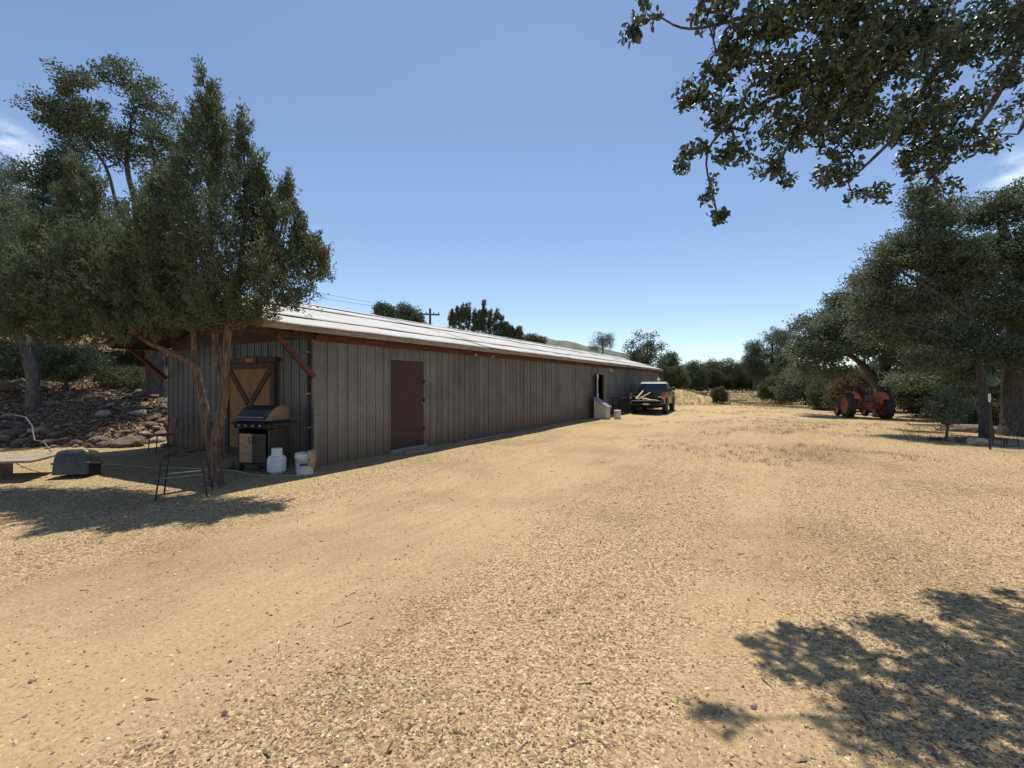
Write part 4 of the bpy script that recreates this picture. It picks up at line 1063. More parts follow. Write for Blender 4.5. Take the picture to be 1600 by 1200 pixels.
# end door with V brace
E0, E1, EZ = 1.20, 3.06, 2.02
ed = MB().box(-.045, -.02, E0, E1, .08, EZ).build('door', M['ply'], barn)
ed['label'] = 'tan plywood double door with dark V-shaped braces'
m = MB()
m.box(-.075, -.046, E0 - .02, E0 + .12, .06, EZ + .02); m.box(-.075, -.046, E1 - .12, E1 + .02, .06, EZ + .02); m.box(-.077, -.046, E0 + .12, E1 - .12, EZ - .10, EZ + .02); m.box(-.077, -.046, E0 + .12, E1 - .12, .06, .2)
m.build('door_frame', M['dark_wood'], ed)
for yy in (E0 + .16, E1 - .16):
    m = MB(); bar(m, (-.058, yy, EZ - .12), (-.058, (E0 + E1) / 2 + (.05 if yy > 2 else -.05), 1.18), .022, .13); m.build('door_brace', M['dark_wood'], ed)
MB().bev(-.10, -.02, E0 - .1, E1 + .1, EZ + .03, EZ + .13, .006).build('door_track', M['dark_wood'], ed)
for yy in (E0 + .25, E1 - .25): MB().box(-.06, -.05, yy - .015, yy + .015, EZ + .131, EZ + .42).build('hanger', M['black_metal'], ed)
# plaque above the door
pl = MB().bev(-.125, -.101, 1.75, 2.35, EZ + .02, EZ + .16, .005).build('plaque', M['red_wood'], barn)
MB().box(-.129, -.1255, 1.86, 2.14, EZ + .05, EZ + .12).build('plate', M['wood_grey'], pl)
# conduit on the corner
m = MB(); m.tube([(-.05, .10, WT - .05), (-.05, .10, 1.5), (-.05, .12, .6), (-.05, .10, .0)], .02, 8); cond = m.build('conduit', M['black_metal'], barn)
for zz in (.75, 1.4, 2.2): MB().box(-.075, -.003, .07, .13, zz, zz + .03).build('clip', M['grey_metal'], cond)
# far door, swung open, and the lamp beside it
ld = Matrix.Translation((FD0, -.03, 0)) @ Matrix.Rotation(math.radians(180 + 17), 4, 'Z')
fd = MB().bev(0, .88, -.02, .02, .06, 2.06, .004, ld).build('door', M['white_paint'], barn)
fd['label'] = 'white door standing open in the far part of the long wall'
MB().box(.2, .68, .021, .028, 1.15, 1.85, ld).build('pane', M['glass'], fd)
MB().tube([(.80, .02, 1.0), (.80, .07, 1.0)], .022, 8, M=ld).build('handle', M['grey_metal'], fd)
m = MB(); m.box(FD0 - .06, FD0 - .002, -.035, .0, 0, 2.14); m.box(FD1 + .002, FD1 + .06, -.035, .0, 0, 2.14); m.box(FD0 - .002, FD1 + .002, -.035, 0, 2.085, 2.14)
m.build('door_frame', M['wood_grey'], barn)
m = MB(); m.box(17.35, 17.49, -.06, -.025, 2.30, 2.42); m.lathe([(.0, 0), (.05, 0), (.075, .05), (.06, .10), (0, .12)], 12, Matrix.Translation((17.42, -.13, 2.26)))
m.build('wall_lamp', M['white_plastic'], barn)
# floor inside, so the doorway reads as depth
MB().box(.1, BL - .1, .1, BW - .1, .0, .03).build('floor', M['wood_grey'], barn)

def bl(x, y, z=0.0):
    """barn coordinates to the place"""
    p_ = BC + BD * x + BU * y
    return (p_[0], p_[1], z)

# ------------------------------------------------------------------ things by the barn end
# gas grill
gloc = (-4.62, 8.32); ga = BRZ - math.pi / 2 + math.radians(14)
grill = thing('gas_grill', 'black gas grill with curved lid and tan cabinet door before the barn end', 'grill', (gloc[0], gloc[1], float(gz(*gloc))), ga)
# local: x to the viewer's right, -y to the viewer
m = MB()
m.bev(-.36, .36, -.22, .26, .12, .16, .01); m.box(-.36, -.33, -.22, .26, .161, .78); m.box(.33, .36, -.22, .26, .161, .78); m.box(-.329, .329, .23, .26, .161, .78)
m.build('cabinet', M['black_metal'], grill)
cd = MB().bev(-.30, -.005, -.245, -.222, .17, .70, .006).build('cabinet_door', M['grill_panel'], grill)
MB().tube([(-.04, -.246, .52), (-.04, -.275, .52), (-.04, -.275, .64), (-.04, -.246, .64)], .008, 6).build('handle', M['black_metal'], cd)
cd = MB().bev(.005, .30, -.245, -.222, .17, .70, .006).build('cabinet_door', M['black_metal'], grill)
MB().tube([(.04, -.246, .52), (.04, -.275, .52), (.04, -.275, .64), (.04, -.246, .64)], .008, 6).build('handle', M['black_metal'], cd)
box_ = MB().prism([(-.27, .80), (.27, .80), (.27, .93), (-.22, .93), (-.30, .88)], -.38, .38, Matrix(((0, 1, 0, 0), (1, 0, 0, 0), (0, 0, 1, 0), (0, 0, 0, 1))))
box_.build('firebox', M['black_metal'], grill)
prof = [(-.27, .935), (.27, .935), (.27, 1.06), (.22, 1.15), (.10, 1.20), (-.02, 1.19), (-.14, 1.12), (-.23, 1.01), (-.27, .96)]
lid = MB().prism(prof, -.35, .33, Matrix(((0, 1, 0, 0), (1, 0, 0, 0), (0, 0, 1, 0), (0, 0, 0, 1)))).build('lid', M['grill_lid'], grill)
MB().prism([(x_ * 1.02, z_ + .004) for x_, z_ in prof], .331, .362, Matrix(((0, 1, 0, 0), (1, 0, 0, 0), (0, 0, 1, 0), (0, 0, 0, 1)))).build('lid_end', M['grill_panel'], lid)  # tan reflection on the lid end, put in as panel colour
MB().tube([(-.28, -.262, 1.0), (-.28, -.31, 1.0), (.26, -.31, 1.0), (.26, -.262, 1.0)], .012, 8).build('handle', M['grey_metal'], lid)
for xx in (-.24, -.08, .08, .24):
    MB().lathe([(0, .03), (.022, .03), (.026, 0), (0, 0)], 12, Matrix.Translation((xx, -.292, .855)) @ Matrix.Rotation(math.radians(90 + 20), 4, 'X')).build('knob', M['grey_metal'], grill)
MB().bev(.385, .68, -.22, .22, .86, .90, .008).build('side_shelf', M['black_metal'], grill)
MB().bev(-.55, -.385, -.22, .22, .86, .90, .008).build('side_shelf', M['black_metal'], grill)
for xx in (-.32, .32):
    for yy in (-.18, .22):
        MB().lathe([(0, -.018), (.055, -.018), (.06, 0), (.055, .018), (0, .018)], 14, Matrix.Translation((xx, yy, .06)) @ Matrix.Rotation(math.radians(90), 4, 'Y')).build('caster', M['rubber'], grill)
        MB().box(xx - .012, xx + .012, yy - .012, yy + .012, .06, .12).build('caster_fork', M['grey_metal'], grill)
# propane cylinder
ploc = (-4.19, 7.98)
t = thing('propane_cylinder', 'white propane cylinder standing on the ground right of the grill', 'gas cylinder', (*ploc, float(gz(*ploc))), .6)
MB().lathe([(0, .0), (.10, .0), (.10, .025), (.13, .03), (.152, .06), (.155, .09), (.155, .26), (.148, .29), (.12, .325), (.06, .345), (0, .35)], 28).build('tank', M['white_plastic'], t)
m = MB()
for a0, a1 in ((20, 160), (200, 340)):
    ang = [math.radians(a0 + (a1 - a0) * i / 10) for i in range(11)]
    for i in range(10):
        c0, s0, c1, s1 = math.cos(ang[i]), math.sin(ang[i]), math.cos(ang[i + 1]), math.sin(ang[i + 1])
        zt0 = .455
        m.add([(.095 * c0, .095 * s0, .33), (.095 * c1, .095 * s1, .33), (.092 * c1, .092 * s1, zt0), (.092 * c0, .092 * s0, zt0), (.088 * c0, .088 * s0, .33), (.088 * c1, .088 * s1, .33), (.085 * c1, .085 * s1, zt0), (.085 * c0, .085 * s0, zt0)],
              [(0, 1, 2, 3), (7, 6, 5, 4), (3, 2, 6, 7)])
m.build('collar', M['white_plastic'], t)
m = MB(); m.tube([(0, 0, .345), (0, 0, .41)], .018, 8); m.tube([(-.05, 0, .385), (.02, 0, .385)], .016, 8); m.build('valve', M['black_metal'], t)
MB().lathe([(0, .41), (.035, .41), (.035, .435), (0, .435)], 10).build('hand_wheel', M['black_plastic'], t)
# bucket with rag
bloc = (-3.69, 7.98)
t = thing('plastic_bucket', 'white plastic bucket with a blue label by the barn corner', 'bucket', (*bloc, float(gz(*bloc))), 0)
MB().lathe([(0, .0), (.135, 0), (.14, .01), (.156, .30), (.168, .305), (.168, .325), (.157, .33), (.157, .36), (.163, .365), (.163, .375), (.152, .375), (.14, .06), (0, .05)], 30).build('pail', M['white_plastic'], t)
m = MB(); m.tube([(.165 * math.cos(a), .165 * math.sin(a) - .02, .335 - .10 * max(0, math.sin(a + math.pi))) for a in [math.radians(180 + i * 15) for i in range(13)]], .004, 5); m.build('handle', M['grey_metal'], t)
m = MB()
for i in range(6):
    a0 = math.radians(-100 + i * 9); a1 = math.radians(-100 + (i + 1) * 9)
    f = lambda a, z: ((.1415 + .016 * z / .30) * math.cos(a), (.1415 + .016 * z / .30) * math.sin(a), z)
    m.add([f(a0, .16), f(a1, .16), f(a1, .215), f(a0, .215)], [(0, 1, 2, 3)])
m.build('label_print', M['blue_print'], t)
m = MB()
for rz_, z0, z1 in ((0, .23, .235), (0, .245, .25), (0, .10, .104), (0, .12, .124), (0, .14, .144)):
    for i in range(7):
        a0 = math.radians(-104 + i * 8); a1 = a0 + math.radians(6)
        m.add([f(a0, z0), f(a1, z0), f(a1, z1), f(a0, z1)], [(0, 1, 2, 3)])
m.build('small_print', M['blue_print'], t)
rng = np.random.RandomState(3)
vs = []; fs = []
for i in range(9):
    for j in range(9):
        t_ = i / 8; w_ = (j / 8 - .5)
        x_ = .08 + .115 * min(1, t_ * 2.2); z_ = .40 + .05 * math.sin(t_ * 3.1) - max(0, t_ - .35) * .42
        vs.append((x_ + .018 * math.sin(w_ * 18 + t_ * 3), -.10 + w_ * .24 * (1 - .25 * t_) + .01 * math.sin(t_ * 9), z_ + .012 * math.sin(w_ * 14)))
for i in range(8):
    for j in range(8):
        a = i * 9 + j; fs.append((a, a + 1, a + 10, a + 9))
m = MB().add(vs, fs, None, True)
rg = m.build('rag', M['rag'], None, (*bloc, float(gz(*bloc)))); tag(rg, 'tan rag hanging over the rim of the white bucket', 'rag')
# black frame table
tl = (-4.72, 6.40)
t = thing('patio_table', 'black tubular table frame without a top standing left of the juniper trunk', 'table frame', (*tl, float(gz(*tl))), math.radians(24)); t.scale = (.74, .74, .95)
m = MB(); m.tube([(-.26, -.22, .60), (.34, -.22, .66), (.34, .22, .66), (-.26, .22, .60), (-.26, -.22, .60)], .016, 8, False); m.build('top_frame', M['black_metal'], t)
for (x0, y0, z0, x1, y1) in ((-.26, -.22, .60, -.34, -.27, ), (.34, -.22, .66, .46, -.27), (-.26, .22, .60, -.34, .27), (.34, .22, .66, .46, .27)):
    MB().tube([(x0, y0, z0), (x1, y1, .0)], .015, 8).build('leg', M['black_metal'], t)
for yy in (-.245, .245): MB().tube([(-.30, yy, .31), (.40, yy, .33)], .010, 6).build('stretcher', M['grey_metal'], t)
MB().tube([(-.05, -.22, .622), (-.05, .22, .622)], .009, 6).build('crossbar', M['grey_metal'], t)
# red metal chair frame at the wall
cl_ = bl(-.55, 4.9)
t = thing('metal_chair', 'small red metal chair frame against the barn end behind the juniper', 'chair', (cl_[0], cl_[1], float(gz(cl_[0], cl_[1]))), BRZ - math.pi / 2)
MB().tube([(-.2, .16, .40), (-.2, .22, .78), (.2, .22, .78), (.2, .16, .40)], .013, 6).build('back_frame', M['red_metal'], t)
m = MB()
for zz in (.55, .66): m.tube([(-.2, .185, zz), (.2, .185, zz)], .009, 6)
m.build('back_rail', M['red_metal'], t)
MB().bev(-.21, .21, -.2, .19, .40, .42, .005).build('seat', M['red_metal'], t)
for sx in (-.19, .19):
    for sy in (-.18, .17): MB().tube([(sx, sy, .40), (sx * 1.1, sy * 1.15, 0)], .013, 6).build('leg', M['red_metal'], t)
# pale stone behind the trunk
def rock_mesh(seed, mt, sub=2, fl=.65):
    import bmesh
    bm = bmesh.new(); bmesh.ops.create_icosphere(bm, subdivisions=sub, radius=1)
    r_ = np.random.RandomState(seed); pl_ = [(Vector(r_.normal(0, 1, 3)).normalized(), r_.uniform(.55, .9)) for _ in range(9)]
    for v in bm.verts:
        for nn, dd in pl_:
            q = v.co.dot(nn)
            if q > dd: v.co -= nn * (q - dd) * .9
        v.co *= 1 + r_.uniform(-.04, .04); v.co.z *= fl
    me = bpy.data.meshes.new('stone'); bm.to_mesh(me); bm.free(); me.materials.append(M[mt]); return me
rocks = [rock_mesh(200 + i, 'rock' if i % 4 else 'rock_pale', 2, [.6, .75, .5][i % 3]) for i in range(10)]
sp_ = gpt(353, 8.4)
o = put(rock_mesh(300, 'rock_pale'), 'stone', None, sp_ + [0, 0, .09]); o.scale = (.17, .14, .17); tag(o, 'pale stone on the ground between the juniper trunk and the grill', 'stone')
# cord on the ground
pts_ = []
for px, py in ((142, 727), (190, 728), (240, 733), (290, 733), (330, 734), (370, 737), (395, 743), (430, 745), (470, 744), (483, 740)):
    dep = 1120.0 / (py - 600); q = gpt(px, dep, .012); pts_.append(tuple(q))
cord = MB().tube(pts_, .010, 6).build('cord', M['hose']); tag(cord, 'thin pale cord lying along the ground before the barn end', 'cord')
# upturned black tub
tl = gpt(120, 7.75)
t = thing('plastic_tub', 'black plastic tub lying upside down on the left below the bank', 'tub', tl, math.radians(12)); t.scale = (.80, .72, 1.0)
def rrect(hx, hy, r, z, tx=0, ty=0, n=5):
    out = []
    for cx, cy, a0 in ((hx - r, hy - r, 0), (-hx + r, hy - r, 90), (-hx + r, -hy + r, 180), (hx - r, -hy + r, 270)):
        for i in range(n):
            a = math.radians(a0 + 90 * i / (n - 1)); out.append((cx + r * math.cos(a) + tx, cy + r * math.sin(a) + ty, z))
    return out
Mt = Matrix.Rotation(math.radians(-7), 4, 'X')
m = MB(); m.loft([rrect(.34, .26, .08, .03), rrect(.335, .255, .08, .22), rrect(.32, .24, .08, .36), rrect(.295, .215, .09, .425), rrect(.24, .17, .08, .45)], M=Mt); m.build('shell', M['black_plastic'], t)
m = MB(); m.loft([rrect(.365, .285, .09, .205), rrect(.365, .285, .09, .235), rrect(.34, .26, .08, .24)], M=Mt); m.build('rim', M['black_plastic'], t)
m = MB(); m.loft([rrect(.20, .13, .05, .451), rrect(.19, .12, .05, .462)], M=Mt); m.build('base_panel', M['black_plastic'], t)
# board on blocks at the left edge
tl = gpt(18, 7.7)
t = thing('plank_platform', 'weathered plank platform raised off the ground at the left edge', 'platform', tl, math.radians(9))
for i in range(4):
    MB().bev(-1.3 - .03 * (i % 2), .62 - .05 * i, -.44 + .221 * i, -.225 + .221 * i, .30, .338, .005).build('plank', M['wood_grey'], t)
for xx in (-1.1, -.35): MB().bev(xx, xx + .14, -.10, .30, -.05, .298, .01).build('support_block', M['wood_grey'], t)
tw = MB().tube([tuple(at(80, 706, 8.1)), tuple(at(68, 690, 8.4)), tuple(at(54, 688, 8.7)), tuple(at(50, 665, 9.2)), tuple(at(40, 652, 9.8)), tuple(at(20, 648, 10.4))], .012, 6).build('fallen_branch', M['bark_grey']); tag(tw, 'thin bare crooked branch reaching from the plank platform to the bank', 'branch')

# boards along the foot of the long wall
for i, (x0, x1, yy, zz, lab) in enumerate(((2.0, 2.9, -.42, .03, 'short pale board on the ground under the red-brown door'), (4.1, 6.0, -.30, .03, 'longer pale board lying at the foot of the long wall'))):
    c_ = bl((x0 + x1) / 2, yy)
    o = MB().bev(-(x1 - x0) / 2, (x1 - x0) / 2, -.05, .05, 0, .04, .004).build('board', M['wood_grey'], None, (c_[0], c_[1], float(gz(c_[0], c_[1])) + .005), BRZ + .03); tag(o, lab, 'board')

# slant-lidded box
c_ = bl(14.6, -.62)
t = thing('feed_box', 'beige wooden box with a sloping grey lid against the long wall', 'box', (c_[0], c_[1], 0), BRZ)
m = MB(); m.prism([(-.30, 0), (.30, 0), (.30, .52), (-.30, .90)], -.27, .25, Matrix(((0, 1, 0, 0), (-1, 0, 0, 0), (0, 0, 1, 0), (0, 0, 0, 1))) @ Matrix.Rotation(0, 4, 'Z')); m.build('box_body', M['cream_plastic'], t)
m = MB(); m.add([(-.32, -.36, .50), (.30, -.36, .50), (.30, .34, .945), (-.32, .34, .945), (-.32, -.36, .54), (.30, -.36, .54), (.30, .34, .985), (-.32, .34, .985)], [(3, 2, 1, 0), (4, 5, 6, 7), (0, 1, 5, 4), (1, 2, 6, 5), (2, 3, 7, 6), (3, 0, 4, 7)]); m.build('lid', M['grey_metal'], t)
# cream jug right of it
c_ = bl(14.9, -1.25)
t = thing('plastic_jug', 'small cream plastic drum beside the slant-lidded box', 'drum', (c_[0], c_[1], float(gz(c_[0], c_[1]))))
MB().lathe([(0, 0), (.15, 0), (.165, .02), (.165, .30), (.15, .33), (.15, .35), (0, .36)], 22).build('drum_body', M['cream_plastic'], t)
MB().lathe([(0, .361), (.155, .361), (.16, .375), (.155, .40), (0, .405)], 22).build('lid', M['white_plastic'], t)
# dark side table with two shelves by the wall
c_ = bl(17.9, -.45)
t = thing('utility_table', 'dark metal table frame against the wall between the white door and the truck', 'table', (c_[0], c_[1], 0), BRZ)
MB().bev(-.55, .55, -.27, .27, .86, .90, .006).build('table_top', M['black_metal'], t)
MB().bev(-.50, .50, -.24, .24, .42, .45, .006).build('shelf', M['black_metal'], t)
for sx in (-.5, .5):
    for sy in (-.23, .23): MB().box(sx - .02, sx + .02, sy - .02, sy + .02, 0, .859).build('leg', M['black_metal'], t)

# ------------------------------------------------------------------ pickup
TD = Vector((.44, .90, 0)).normalized(); trz = math.atan2(TD.y, TD.x)
TP = (7.62, 24.75)
truck = thing('pickup_truck', 'black pickup truck parked beside the barn with its tailgate down', 'truck', (*TP, float(gz(*TP))), trz)
def arc(cx, cz, r, a0, a1, n=9): return [(cx + r * math.cos(math.radians(a0 + (a1 - a0) * i / n)), cz + r * math.sin(math.radians(a0 + (a1 - a0) * i / n))) for i in range(n + 1)]
prof = [(-1.08, .62)] + arc(0, .40, .46, 170, 10) + [(.50, .50), (2.55, .50)] + arc(3.1, .40, .46, 170, 10) + [(3.98, .52), (4.02, .80), (3.92, 1.06), (3.4, 1.13), (2.62, 1.19), (.92, 1.22), (.90, 1.17), (-1.08, 1.14)]
for s in (-1, 1):
    m = MB(); y0, y1 = (.80 * s, .89 * s)
    m.prism(prof, min(y0, y1), max(y0, y1)); m.build('body_side', M['truck'], truck)
    m = MB()
    for cx in (0, 3.1):
        pts_ = arc(cx, .40, .47, 172, 8, 10)
        m.tube([(x_, s * .89, z_) for x_, z_ in pts_], .035, 6)
    m.build('fender_flare', M['truck_trim'], truck)
MB().box(-1.06, .93, -.80, .80, .66, .72).build('bed_floor', M['truck_trim'], truck)
MB().box(.88, .93, -.80, .80, .72, 1.19).build('bed_front_wall', M['truck'], truck)
for s in (-1, 1): MB().bev(-.42, .42, s * .62 - .18, s * .62 + .18, .721, .93, .04).build('wheel_housing', M['truck_trim'], truck)
cabl = lambda z, xa, xb, hy: [(xa, -hy, z), (xb, -hy, z), (xb, hy, z), (xa, hy, z)]
m = MB(); m.box(.94, 2.64, -.80, .80, .50, 1.20); m.box(2.64, 3.95, -.80, .80, .62, 1.06)
m.add([(2.64, -.80, 1.06), (3.92, -.80, 1.06), (3.92, .80, 1.06), (2.64, .80, 1.06), (2.64, -.76, 1.185), (3.86, -.72, 1.09), (3.86, .72, 1.09), (2.64, .76, 1.185)], [(4, 5, 6, 7), (0, 1, 5, 4), (2, 3, 7, 6), (1, 2, 6, 5)])
m.build('cab_body', M['truck'], truck)
m = MB(); m.loft([cabl(1.201, .95, 2.75, .86), cabl(1.30, .965, 2.62, .84), cabl(1.64, 1.10, 2.12, .70), cabl(1.73, 1.20, 2.0, .64)], smooth=False); m.build('cab', M['truck'], truck)
MB().loft([cabl(1.731, 1.18, 2.03, .66), cabl(1.765, 1.26, 1.96, .60)], smooth=False).build('roof', M['truck'], truck)
# glass: slightly proud panes
def pane(pts4, off): 
    a, b_, c, d = [Vector(q) for q in pts4]; nn = (b_ - a).cross(d - a).normalized() * off
    mm = MB(); mm.add([a, b_, c, d, a + nn, b_ + nn, c + nn, d + nn], [(3, 2, 1, 0), (4, 5, 6, 7), (0, 1, 5, 4), (1, 2, 6, 5), (2, 3, 7, 6), (3, 0, 4, 7)]); return mm
def cabp(x0, z0, hy0): return None
def lerp(a, b_, t): return a + (b_ - a) * t
rx = lambda z: lerp(.965, 1.10, (z - 1.30) / .34)
hy = lambda z: lerp(.84, .70, (z - 1.30) / .34)
fx = lambda z: lerp(2.62, 2.12, (z - 1.30) / .34)
for y0, y1 in ((-.62, -.02), (.02, .62)):
    pane([(rx(1.32), y1, 1.32), (rx(1.32), y0, 1.32), (rx(1.62), y0 * .92, 1.62), (rx(1.62), y1 * .92, 1.62)], .006).build('rear_window', M['glass'], truck)
for s in (-1, 1):
    q = [(rx(1.31) + .10, s * hy(1.31), 1.31), (fx(1.31) - .12, s * hy(1.31), 1.31), (fx(1.62) - .08, s * hy(1.62), 1.62), (rx(1.62) + .10, s * hy(1.62), 1.62)]
    pane(q if s < 0 else q[::-1], .006).build('side_window', M['glass'], truck)
    mm = MB(); mm.bev(2.30, 2.42, s * .98 - .09, s * .98 + .09, 1.24, 1.42, .02); mm.box(2.33, 2.38, min(s * .86, s * .90), max(s * .86, s * .90), 1.26, 1.30); mm.build('mirror', M['truck_trim'], truck)
    mm = MB().bev(-1.10, -1.0, s * .83 - .065, s * .83 + .065, .80, 1.10, .01).build('tail_light', M['tail'], truck)
    MB().bev(-1.105, -1.099, s * .83 - .05, s * .83 + .05, .83, .89, .001).build('reverse_lens', M['white_plastic'], mm)
    MB().box(1.15, 1.32, s * .892 - .006, s * .892 + .006, 1.02, 1.05).build('door_handle', M['truck_trim'], truck)
pane([(fx(1.32), -.74, 1.32), (fx(1.32), .74, 1.32), (fx(1.62), .64, 1.62), (fx(1.62), -.64, 1.62)], .006).build('windscreen', M['glass'], truck)
tg = MB().bev(-1.62, -1.09, -.74, .74, .685, .735, .008).build('tailgate', M['truck_trim'], truck)
MB().bev(-1.28, -1.10, -.86, .86, .48, .62, .02).build('bumper', M['truck_trim'], truck)
MB().box(-1.296, -1.281, -.16, .16, .50, .60).build('number_plate', M['white_paint'], truck)
m = MB(); m.box(-.95, 3.6, -.42, -.34, .42, .52); m.box(-.95, 3.6, .34, .42, .42, .52); m.tube([(0, -.78, .38), (0, .78, .38)], .06, 8); m.tube([(3.1, -.78, .38), (3.1, .78, .38)], .05, 8); m.box(-.1, .2, -.14, .14, .28, .46)
m.build('chassis', M['truck_trim'], truck)
MB().bev(3.96, 4.10, -.86, .86, .48, .68, .02).build('front_bumper', M['chrome'], truck)
for s in (-1, 1): MB().bev(3.97, 4.04, s * .66 - .15, s * .66 + .15, .82, .98, .02).build('headlight', M['glass'], truck)
tyre_p = [(.21, -.11), (.30, -.125), (.37, -.12), (.395, -.09), (.40, 0), (.395, .09), (.37, .12), (.30, .125), (.21, .11)]
rim_p = [(0, .07), (.06, .075), (.10, .05), (.17, .06), (.205, .10), (.215, .10), (.215, -.10), (0, -.08)]
for cx in (0, 3.1):
    for s in (-1, 1):
        Mw = Matrix.Translation((cx, s * .80, .40)) @ Matrix.Rotation(math.radians(-90 * s), 4, 'X')
        ty = MB().lathe(tyre_p, 28, Mw); 
        for i in range(24):
            ty.box(.385, .408, -.085, .085, -.02, .02, Mw @ Matrix.Rotation(math.radians(i * 15), 4, 'Z') @ Matrix(((1, 0, 0, 0), (0, 0, 1, 0), (0, 1, 0, 0), (0, 0, 0, 1))))
        w = ty.build('wheel', M['rubber'], truck)
        MB().lathe(rim_p, 20, Mw).build('rim', M['rim'], w)
# load of scrap lumber in the bed
Mtr = Matrix.Translation((*TP, float(gz(*TP)))) @ Matrix.Rotation(trz, 4, 'Z')
for i, (a, b_, w_, h_, mt, lab) in enumerate((
        ((-1.5, -.25, .76), (.5, .35, .80), .14, .04, 'lumber', 'pale plank lying over the lowered tailgate of the truck'),
        ((-1.3, .10, .80), (.2, .55, .86), .09, .05, 'lumber', 'narrow pale stick crossing the load in the truck bed'),
        ((-1.1, .45, .78), (.4, .05, 1.12), .10, .04, 'wood_grey', 'grey board tilted up in the truck bed'),
        ((-.9, .58, .80), (.3, .42, 1.22), .07, .05, 'lumber', 'stick poking up at the left of the truck bed'),
        ((-1.55, -.62, .76), (-.6, .2, .80), .16, .03, 'lumber', 'broad offcut lying across the lowered tailgate'))):
    m = MB(); bar(m, a, b_, w_, h_, None)
    o = m.build('board', M[mt]); o.matrix_world = Mtr; tag(o, lab, 'board')

# ------------------------------------------------------------------ tractor
AD = Vector((.30, .954, 0)); arz = math.atan2(AD.y, AD.x)
AP = (16.85, 21.3)
tr = thing('tractor', 'old faded orange-red farm tractor parked under the spreading oak', 'tractor', (*AP, float(gz(*AP))), arz); tr.scale = (.92, .92, .92)
def ag_wheel(cx, cy, r, w, nl, s):
    Mw = Matrix.Translation((cx, cy, r)) @ Matrix.Rotation(math.radians(-90 * s), 4, 'X')
    ty = MB().lathe([(r * .60, -w * .42), (r * .78, -w * .5), (r * .90, -w * .48), (r * .95, -w * .36), (r * .96, 0), (r * .95, w * .36), (r * .90, w * .48), (r * .78, w * .5), (r * .60, w * .42)], 32, Mw)
    for i in range(nl):
        for h in (-1, 1):
            a = 2 * math.pi * (i + (.5 if h > 0 else 0)) / nl
            vs = []
            for (wz, da) in ((0, .0), (w * .48 * h, -.20 * (1.0))):
                for rr_ in (r * .90, r * 1.02):
                    for e in (-.055, .055):
                        q = a + da + e; rad_ = rr_ * (1 if wz == 0 else .985)
                        vs.append((rad_ * math.cos(q), rad_ * math.sin(q), wz))
            ty.add(vs, [(0, 1, 3, 2), (4, 6, 7, 5), (2, 3, 7, 6), (0, 2, 6, 4), (1, 5, 7, 3), (0, 4, 5, 1)], Mw)
    o = ty.build('wheel', M['rubber'], tr)
    MB().lathe([(0, w * .10), (r * .18, w * .12), (r * .22, w * .05), (r * .45, w * .08), (r * .56, w * .30), (r * .61, w * .44), (r * .63, w * .44), (r * .61, -w * .42), (r * .5, -w * .1), (0, -w * .1)], 26, Mw).build('rim', M['tractor'], o)
    return o
for s in (-1, 1):
    ag_wheel(0, s * .82, .66, .36, 16, s)
    ag_wheel(1.85, s * .64, .36, .17, 14, s)
    # fender: curved sheet over the wheel
    loops = []
    for i in range(10):
        a = math.radians(150 - i * 11.5); rr_ = .72
        cx, cz = rr_ * math.cos(a), .66 + rr_ * math.sin(a)
        c2, z2 = (rr_ - .02) * math.cos(a), .66 + (rr_ - .02) * math.sin(a)
        ya, yb = s * .47, s * .73
        loops.append([(cx, ya, cz), (cx, yb, cz), (c2, yb, z2), (c2, ya, z2)])
    MB().loft(loops, smooth=False).build('fender', M['tractor'], tr)
    side = [(.70 * math.cos(math.radians(150 - i * 11.5)), .66 + .70 * math.sin(math.radians(150 - i * 11.5))) for i in range(10)] + [(.50, .72), (-.42, .72)]
    MB().prism(side, min(s * .475, s * .495), max(s * .475, s * .495)).build('fender_side', M['tractor'], tr)
    MB().tube([(-.15, s * .30, .42), (-.55, s * .40, .30), (-.85, s * .42, .22)], [.03, .028, .022], 8).build('lift_arm', M['tractor_dark'], tr)
    MB().tube([(-.08, s * .26, .92), (-.40, s * .33, .66), (-.62, s * .40, .28)], .016, 6).build('lift_link', M['tractor_dark'], tr)
m = MB(); m.bev(-.22, .30, -.24, .24, .40, .86, .04); m.bev(.30, 1.05, -.18, .18, .42, .74, .03); m.tube([(0, -.64, .62), (0, .64, .62)], .12, 12); m.bev(-.30, -.221, -.14, .14, .48, .76, .02); m.bev(1.05, 2.0, -.17, .17, .40, .70, .02)
m.build('transmission', M['tractor_dark'], tr)
m = MB(); m.tube([(-.36, 0, .56), (-.30, 0, .56)], .035, 10); m.box(-.70, -.301, -.04, .04, .33, .36); m.tube([(-.24, 0, .86), (-.5, 0, .80)], .022, 8)
m.build('hitch', M['tractor_dark'], tr)
m = MB(); m.loft([[(.85, -.20, .74), (.85, .20, .74), (.85, .22, 1.06), (.85, .12, 1.16), (.85, -.12, 1.16), (.85, -.22, 1.06)], [(2.15, -.20, .66), (2.15, .20, .66), (2.15, .22, 1.0), (2.15, .12, 1.10), (2.15, -.12, 1.10), (2.15, -.22, 1.0)]], smooth=False); m.build('hood', M['tractor'], tr)
MB().box(2.151, 2.18, -.17, .17, .68, 1.03).build('grille', M['black_metal'], tr)
MB().tube([(1.85, -.60, .36), (1.85, 0, .46), (1.85, .60, .36)], .04, 8).build('front_axle', M['tractor_dark'], tr)
MB().loft([rrect(.20, .22, .08, .90), rrect(.22, .24, .08, .95), rrect(.20, .22, .08, .98)], M=Matrix.Translation((-.02, 0, 0))).build('seat', M['black_plastic'], tr)
MB().loft([rrect(.05, .22, .04, .98), rrect(.05, .21, .04, 1.12), rrect(.035, .17, .03, 1.20)], M=Matrix.Translation((-.22, 0, 0))).build('seat_back', M['black_plastic'], tr)
